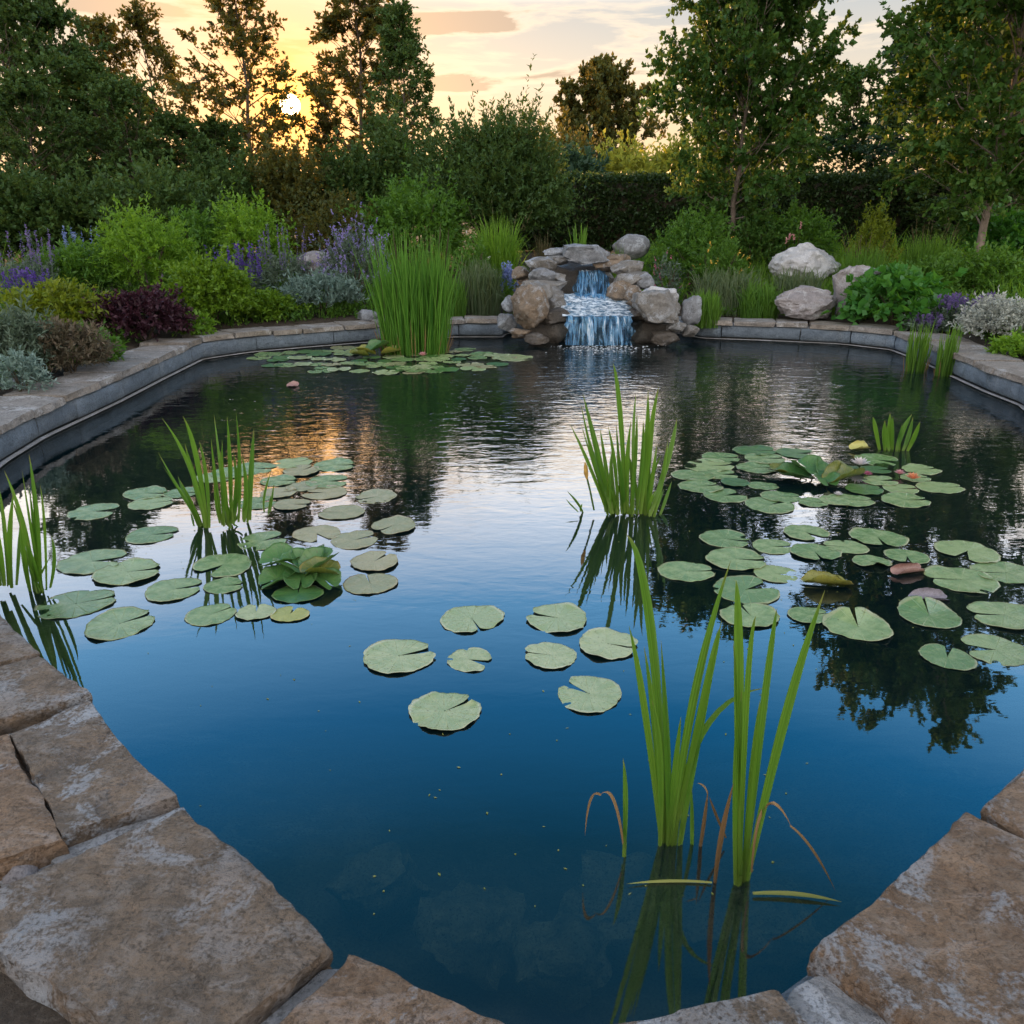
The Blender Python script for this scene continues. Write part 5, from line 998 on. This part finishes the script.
# ------------------------------------------------------------------ trees
def tree_mesh(seed, H, base, rad, prof, n1, elev, L, W, per, twig=.5, sec=.34, nsp=3, trunk_r=.07, spread=.9, top_twig=.5, jitter=.35, sag=.12, limb=.34, s0=.18):
    """trunk with limbs and twigs, and leaves set along every twig"""
    g = np.random.default_rng(seed); zs = np.linspace(0, H, 12); wob = np.cumsum(g.normal(0, .035, (12, 2)), 0) * H / 6; wob -= wob[0]
    tr = np.c_[wob, zs]; tr[:, 2] -= .05; rads = np.interp(zs / H, [0, .05, .5, 1], [trunk_r * 1.35, trunk_r, trunk_r * .55, .008]); paths = [(tr, rads)]; O, D, LN = [], [], []
    for q in range(n1):
        tt = (q + g.uniform(-.3, .3)) / (n1 - 1); tt = min(max(tt, 0), 1) ; z = (base + (1 - base) * tt ** .9 * .97) * H; o = np.array([np.interp(z, zs, tr[:, 0]), np.interp(z, zs, tr[:, 1]), z])
        a = q * 2.39996 + g.normal(0, .3); e = R(np.interp(tt, [0, 1], elev) + g.normal(0, 8)); ln = rad * prof(tt) * (1 + jitter * g.normal(0, .5)); ln = max(ln, .25)
        d = np.array([math.cos(a) * math.cos(e), math.sin(a) * math.cos(e), math.sin(e)]); bend = np.array([0, 0, .18 * ln]) ; kink = rdir(1, g)[0] * ln * .07; pts = np.array([o, o + d * ln * .5 + bend * .3 + kink, o + d * ln + bend]); rr = max(.006, np.interp(tt, [0, 1], [trunk_r * limb, .008]))
        paths.append((pts, [rr, rr * .6, .004])); m_ = max(3, int(ln / sec))
        for s_ in g.uniform(s0, 1.0, m_):
            p = pts[0] * (1 - s_) ** 2 + pts[1] * 2 * s_ * (1 - s_) + pts[2] * s_ * s_; d2 = norm(d + rdir(1, g)[0] * .95 + np.array([0, 0, .2])); l2 = (.5 * ln * (1.15 - s_) + twig * .6) * g.uniform(.6, 1.2); paths.append((np.array([p, p + d2 * l2 * .6, p + d2 * l2]), [.006, .004, .002]))
            for _ in range(nsp):
                u_ = g.uniform(.1, 1); O.append(p + d2 * l2 * u_); D.append(norm(d2 + rdir(1, g)[0] * .9 + np.array([0, 0, .15]))); LN.append(twig * g.uniform(.5, 1.2))
    for _ in range(10): O.append(tr[-1] - np.array([0, 0, g.uniform(0, .6)])); D.append(norm(np.array([0, 0, 1.]) + rdir(1, g)[0] * .5)); LN.append(top_twig * g.uniform(.6, 1.2))
    V, Fq, sh = sprigs(np.array(O), np.array(D), np.array(LN), per, L, W, spread, sag, .05, g); return tubes(paths, 5), (V, Fq, sh)
PROT = {
    'poplar': dict(H=6, base=.10, rad=1.55, prof=lambda t: (1 - t) ** .7 * .9 + .14, n1=44, elev=(14, 62), L=.085, W=.055, per=18, twig=.40, nsp=6),
    'spire': dict(H=6, base=.05, rad=1.5, prof=lambda t: (1 - t) ** .9 + .06, n1=58, elev=(10, 52), L=.08, W=.045, per=24, twig=.36, nsp=6),
    'dense': dict(H=6, base=.04, rad=1.9, prof=lambda t: (1 - t * t) ** .6 + .08, n1=56, elev=(8, 62), L=.085, W=.058, per=32, twig=.42, nsp=6),
    'maple': dict(H=6.4, base=.17, rad=2.15, prof=lambda t: math.sin(math.pi * min(1, .12 + t * .88)) ** .7 + .05, n1=62, elev=(16, 66), L=.085, W=.068, per=28, twig=.46, nsp=7, trunk_r=.08, limb=.24, sec=.22, s0=.0),
    'round': dict(H=6, base=.3, rad=2.6, prof=lambda t: math.sin(math.pi * (.3 + .62 * t)) ** .7, n1=44, elev=(4, 66), L=.17, W=.11, per=26, twig=.5, nsp=7, trunk_r=.12),
}
TM = {}
def tree(kind, var, name, cat, label, px, ytop, Y, wscale, mat, group=None, bark='bark', rz=0.0, lean=(0, 0), zfoot=None):
    """a tree of this kind whose top is seen at (px, ytop); wscale widens the crown"""
    P = atY(px, ytop, Y); gz = ground_z(P) - .05; H = P[2] - gz
    if (kind, var) not in TM:
        (Vt, Ft_), (V, Fq, sh) = tree_mesh(900 + 17 * var + len(kind), **PROT[kind]); TM[(kind, var)] = (mesh('trunk', Vt, Ft_, M[bark], smooth=True), {}, (V, Fq, sh))
    tm, cms, (V, Fq, sh) = TM[(kind, var)]
    if mat not in cms: cms[mat] = mesh('crown', V, Fq, M[mat], rnd=sh)
    root = empty(name, (P[0], Y, gz), label, cat, group, rz=rz); s = H / (PROT[kind]['H'] + .2); root.scale = (s * wscale, s * wscale, s); root.rotation_euler = (lean[0], lean[1], rz)
    link('trunk', tm, root); link('crown', cms[mat], root); return root
TL = 'trees massed behind the left bed'
tree('dense', 0, 'deciduous_tree', 'tree', 'dark tree cut by the left picture edge', -14, -20, 17.5, 1.0, 'tree_dark', TL, rz=.4)
tree('dense', 1, 'deciduous_tree', 'tree', 'dark tree with a ragged top, second from the left edge', 50, 8, 19, .9, 'tree_dark', TL, rz=1.4)
tree('poplar', 0, 'deciduous_tree', 'tree', 'thin topped dark tree standing behind the second one', 92, 22, 21, 1.0, 'tree_warm', TL, rz=2.4)
tree('poplar', 1, 'deciduous_tree', 'tree', 'sparse topped tree below the bright cloud at the left', 138, 14, 21, .95, 'tree_warm', TL, rz=.9)
tree('dense', 0, 'deciduous_tree', 'tree', 'broad dark bushy tree left of the sun gap', 120, 88, 16.5, 1.15, 'tree_dark', TL, rz=3.3)
tree('dense', 1, 'deciduous_tree', 'tree', 'dark bushy tree low at the left edge of the sun gap', 176, 122, 17.0, 1.15, 'tree_dark', TL, rz=5.0)
tree('dense', 1, 'deciduous_tree', 'tree', 'dark tree filling the gap behind the broad bushy one', 86, 70, 18.2, 1.25, 'tree_dark', TL, rz=4.1)
tree('dense', 0, 'deciduous_tree', 'tree', 'dark small tree below the airy one left of the sun', 214, 128, 18.0, 1.3, 'tree_dark', TL, rz=.5)
tree('dense', 1, 'deciduous_tree', 'tree', 'dark bushy tree behind the purple spikes at the left edge', 20, 82, 15.6, 1.1, 'tree_dark', TL, rz=2.1)
tree('poplar', 0, 'deciduous_tree', 'tree', 'airy tree just left of the sun', 232, -30, 20, 1.1, 'tree_warm', TL, rz=0.2)
tree('spire', 1, 'deciduous_tree', 'tree', 'tall straight tree just right of the sun', 350, -50, 21, 1.15, 'tree_warm', TL, rz=4.2)
tree('spire', 0, 'deciduous_tree', 'tree', 'tapering dark tree right of the tall straight one', 398, 6, 19.5, 1.0, 'tree_dark', TL, rz=1.0)
tree('spire', 1, 'deciduous_tree', 'tree', 'slim small tree low at the right of the sun', 322, 112, 21.5, .8, 'tree_warm', TL, rz=1.9)
SB = 'dark bushes massed behind the far bed'
def bush(label, px, ytop, wpx, Y, mat, seed, n=900, L=.07, W=.04, up=.5, rough=.40, per=30, spread=.8):
    return shrub('bush', 'bush', label, px, ytop, wpx, Y, mat, n, per, L, W, seed, SB, rough=rough, up=up, spread=spread, inner=.35)
bush('big rounded dark green bush between the tapering tree and the hedge', 492, 112, 158, 17.0, 'tree_dark', 71, 3000, .08, .028, .8, .26, 26)
bush('dark brownish bush directly under the sun', 286, 150, 90, 17.0, 'tree_warm', 72, 800)
bush('dark bush right under the tall straight tree', 352, 150, 90, 17.5, 'tree_dark', 73, 800)
bush('dark bush at the foot of the tapering tree', 398, 120, 78, 17.8, 'tree_dark', 74, 900)
bush('dark green bush left of the sun below the airy tree', 214, 150, 90, 16.5, 'tree_dark', 75, 800)
bush('shaded bush behind the bright feathery shrub', 150, 168, 130, 15.0, 'tree_dark', 76, 1000)
bush('shaded bush behind the pale blue spikes at the left', 60, 176, 130, 14.6, 'tree_dark', 77, 1000)
bush('shaded bush at the left picture edge', -20, 170, 110, 14.0, 'tree_dark', 78, 900)
# beyond the hedge
FB = 'trees beyond the hedge'
tree('round', 0, 'deciduous_tree', 'tree', 'distant round crowned tree against the orange sky', 602, 92, 42, .82, 'tree_warm', FB)
tree('dense', 0, 'deciduous_tree', 'tree', 'blue green tree between the two maples', 858, 74, 24, 1.15, 'tree_green', FB, rz=2.2)
tree('dense', 1, 'deciduous_tree', 'tree', 'dark tree behind the crown of the right maple', 962, 14, 22, 1.3, 'tree_blue', FB, rz=.7)
tree('dense', 0, 'deciduous_tree', 'tree', 'dark tree beyond the right picture edge', 1040, 0, 19, 1.5, 'tree_dark', FB, rz=4.4)
tree('dense', 1, 'deciduous_tree', 'tree', 'bushy tree seen under the crown of the thin trunked maple', 792, 118, 26, 1.2, 'tree_green', FB, rz=3.1)
def far_bush(label, px, ytop, wpx, Y, mat, seed, n=700, L=.16): 
    return shrub('bush', 'bush', label, px, ytop, wpx, Y, mat, n, 16, L, L * .5, seed, 'bushes beyond the hedge', rough=.35, up=.4, inner=.35)
far_bush('sunlit yellow green bush over the hedge', 624, 146, 84, 30, 'sunlit_tint', 81)
far_bush('dull green bush over the left end of the hedge', 578, 150, 60, 28, 'tree_blue', 82)
far_bush('sunlit bush over the hedge left of the thin trunked maple', 672, 142, 60, 31, 'sunlit_tint', 83)
far_bush('low sunlit bush behind the thin trunked maple', 725, 146, 80, 30, 'tree_green', 84)
far_bush('green bush low behind the round crowned tree', 560, 128, 90, 34, 'tree_warm', 85)
# the clipped hedge
def hedge(px0, px1, ytop, Y0, Y1, label):
    a, b_ = atY(px0, ytop, Y0), atY(px1, ytop, Y1); gz = .85; L_ = np.linalg.norm((b_ - a)[:2]); dirh = (b_ - a)[:2] / L_; h_ = (a[2] + b_[2]) / 2 - gz; root = empty('hedge', (a[0], a[1], gz), label, 'hedge'); g = np.random.default_rng(8)
    n = int(L_ * 900); s = g.uniform(0, L_, n); face = g.random(n); dep = .5
    yy = np.where(face < .62, -dep, g.uniform(-dep, dep, n)); zz_ = np.where(face < .62, g.uniform(0, h_, n), h_); yy = yy + g.normal(0, .04, n); zz_ = zz_ + g.normal(0, .03, n)
    nrm_l = np.where((face < .62)[:, None], np.array([0, -1, .2]), np.array([0, -.1, 1.])); d = norm(nrm_l + rdir(n, g) * .8); o = np.stack([s, yy, zz_], -1) - d * .08
    V, Fq, sh = sprigs(o, d, .14, 7, .07, .04, .9, 0, .1, g); an = math.atan2(dirh[1], dirh[0]); f = link('foliage', mesh('foliage', V, Fq, M['hedge'], rnd=sh), root); root.rotation_euler = (0, 0, an)
    bx = np.array([[x, y, z] for x in (.25, L_ - .25) for y in (-dep + .1, dep - .1) for z in (0, h_ - .1)]); link('branches', mesh('branches', bx, np.array([[0, 1, 3, 2], [4, 6, 7, 5], [0, 4, 5, 1], [2, 3, 7, 6], [1, 5, 7, 3], [0, 2, 6, 4]]), M['twig']), root)
hedge(470, 1120, 179, 20.5, 20.5, 'long clipped dark green hedge closing the garden at the back')
# the two maples of the right bed
tree('maple', 0, 'maple_tree', 'tree', 'thin trunked maple standing in front of the hedge', 761, -70, 15.5, .84, 'tree_green', None, 'greybark', rz=.6)
tree('maple', 1, 'maple_tree', 'tree', 'leaning grey trunked maple at the right picture edge', 1062, -175, 13.2, .92, 'tree_green', None, 'greybark', rz=1.2)


# pollen, petals and leaf crumbs drifting on the water
g = np.random.default_rng(77); PX = np.r_[g.normal(290, 90, 70), g.normal(820, 90, 80), g.uniform(180, 820, 60), g.normal(400, 70, 50)]; PY = np.r_[g.normal(545, 45, 70), g.normal(540, 55, 80), g.uniform(640, 930, 60), g.normal(368, 10, 50)]
o = np.array([at(x, y, .002) for x, y in zip(PX, PY) if y > 340]); d = rdir(len(o), g); d[:, 2] = 0
V, Fq = leaves(o, norm(d), np.tile([0, 0, 1.], (len(o), 1)), g.uniform(.004, .016, len(o)), g.uniform(.003, .008, len(o)), .02)
tag(link('floating_debris', mesh('floating_debris', V, Fq, M['yellowed'], rnd=g.uniform(0, 1, len(Fq)))), 'tiny leaf crumbs and pollen specks scattered over the water', 'debris', kind='stuff')
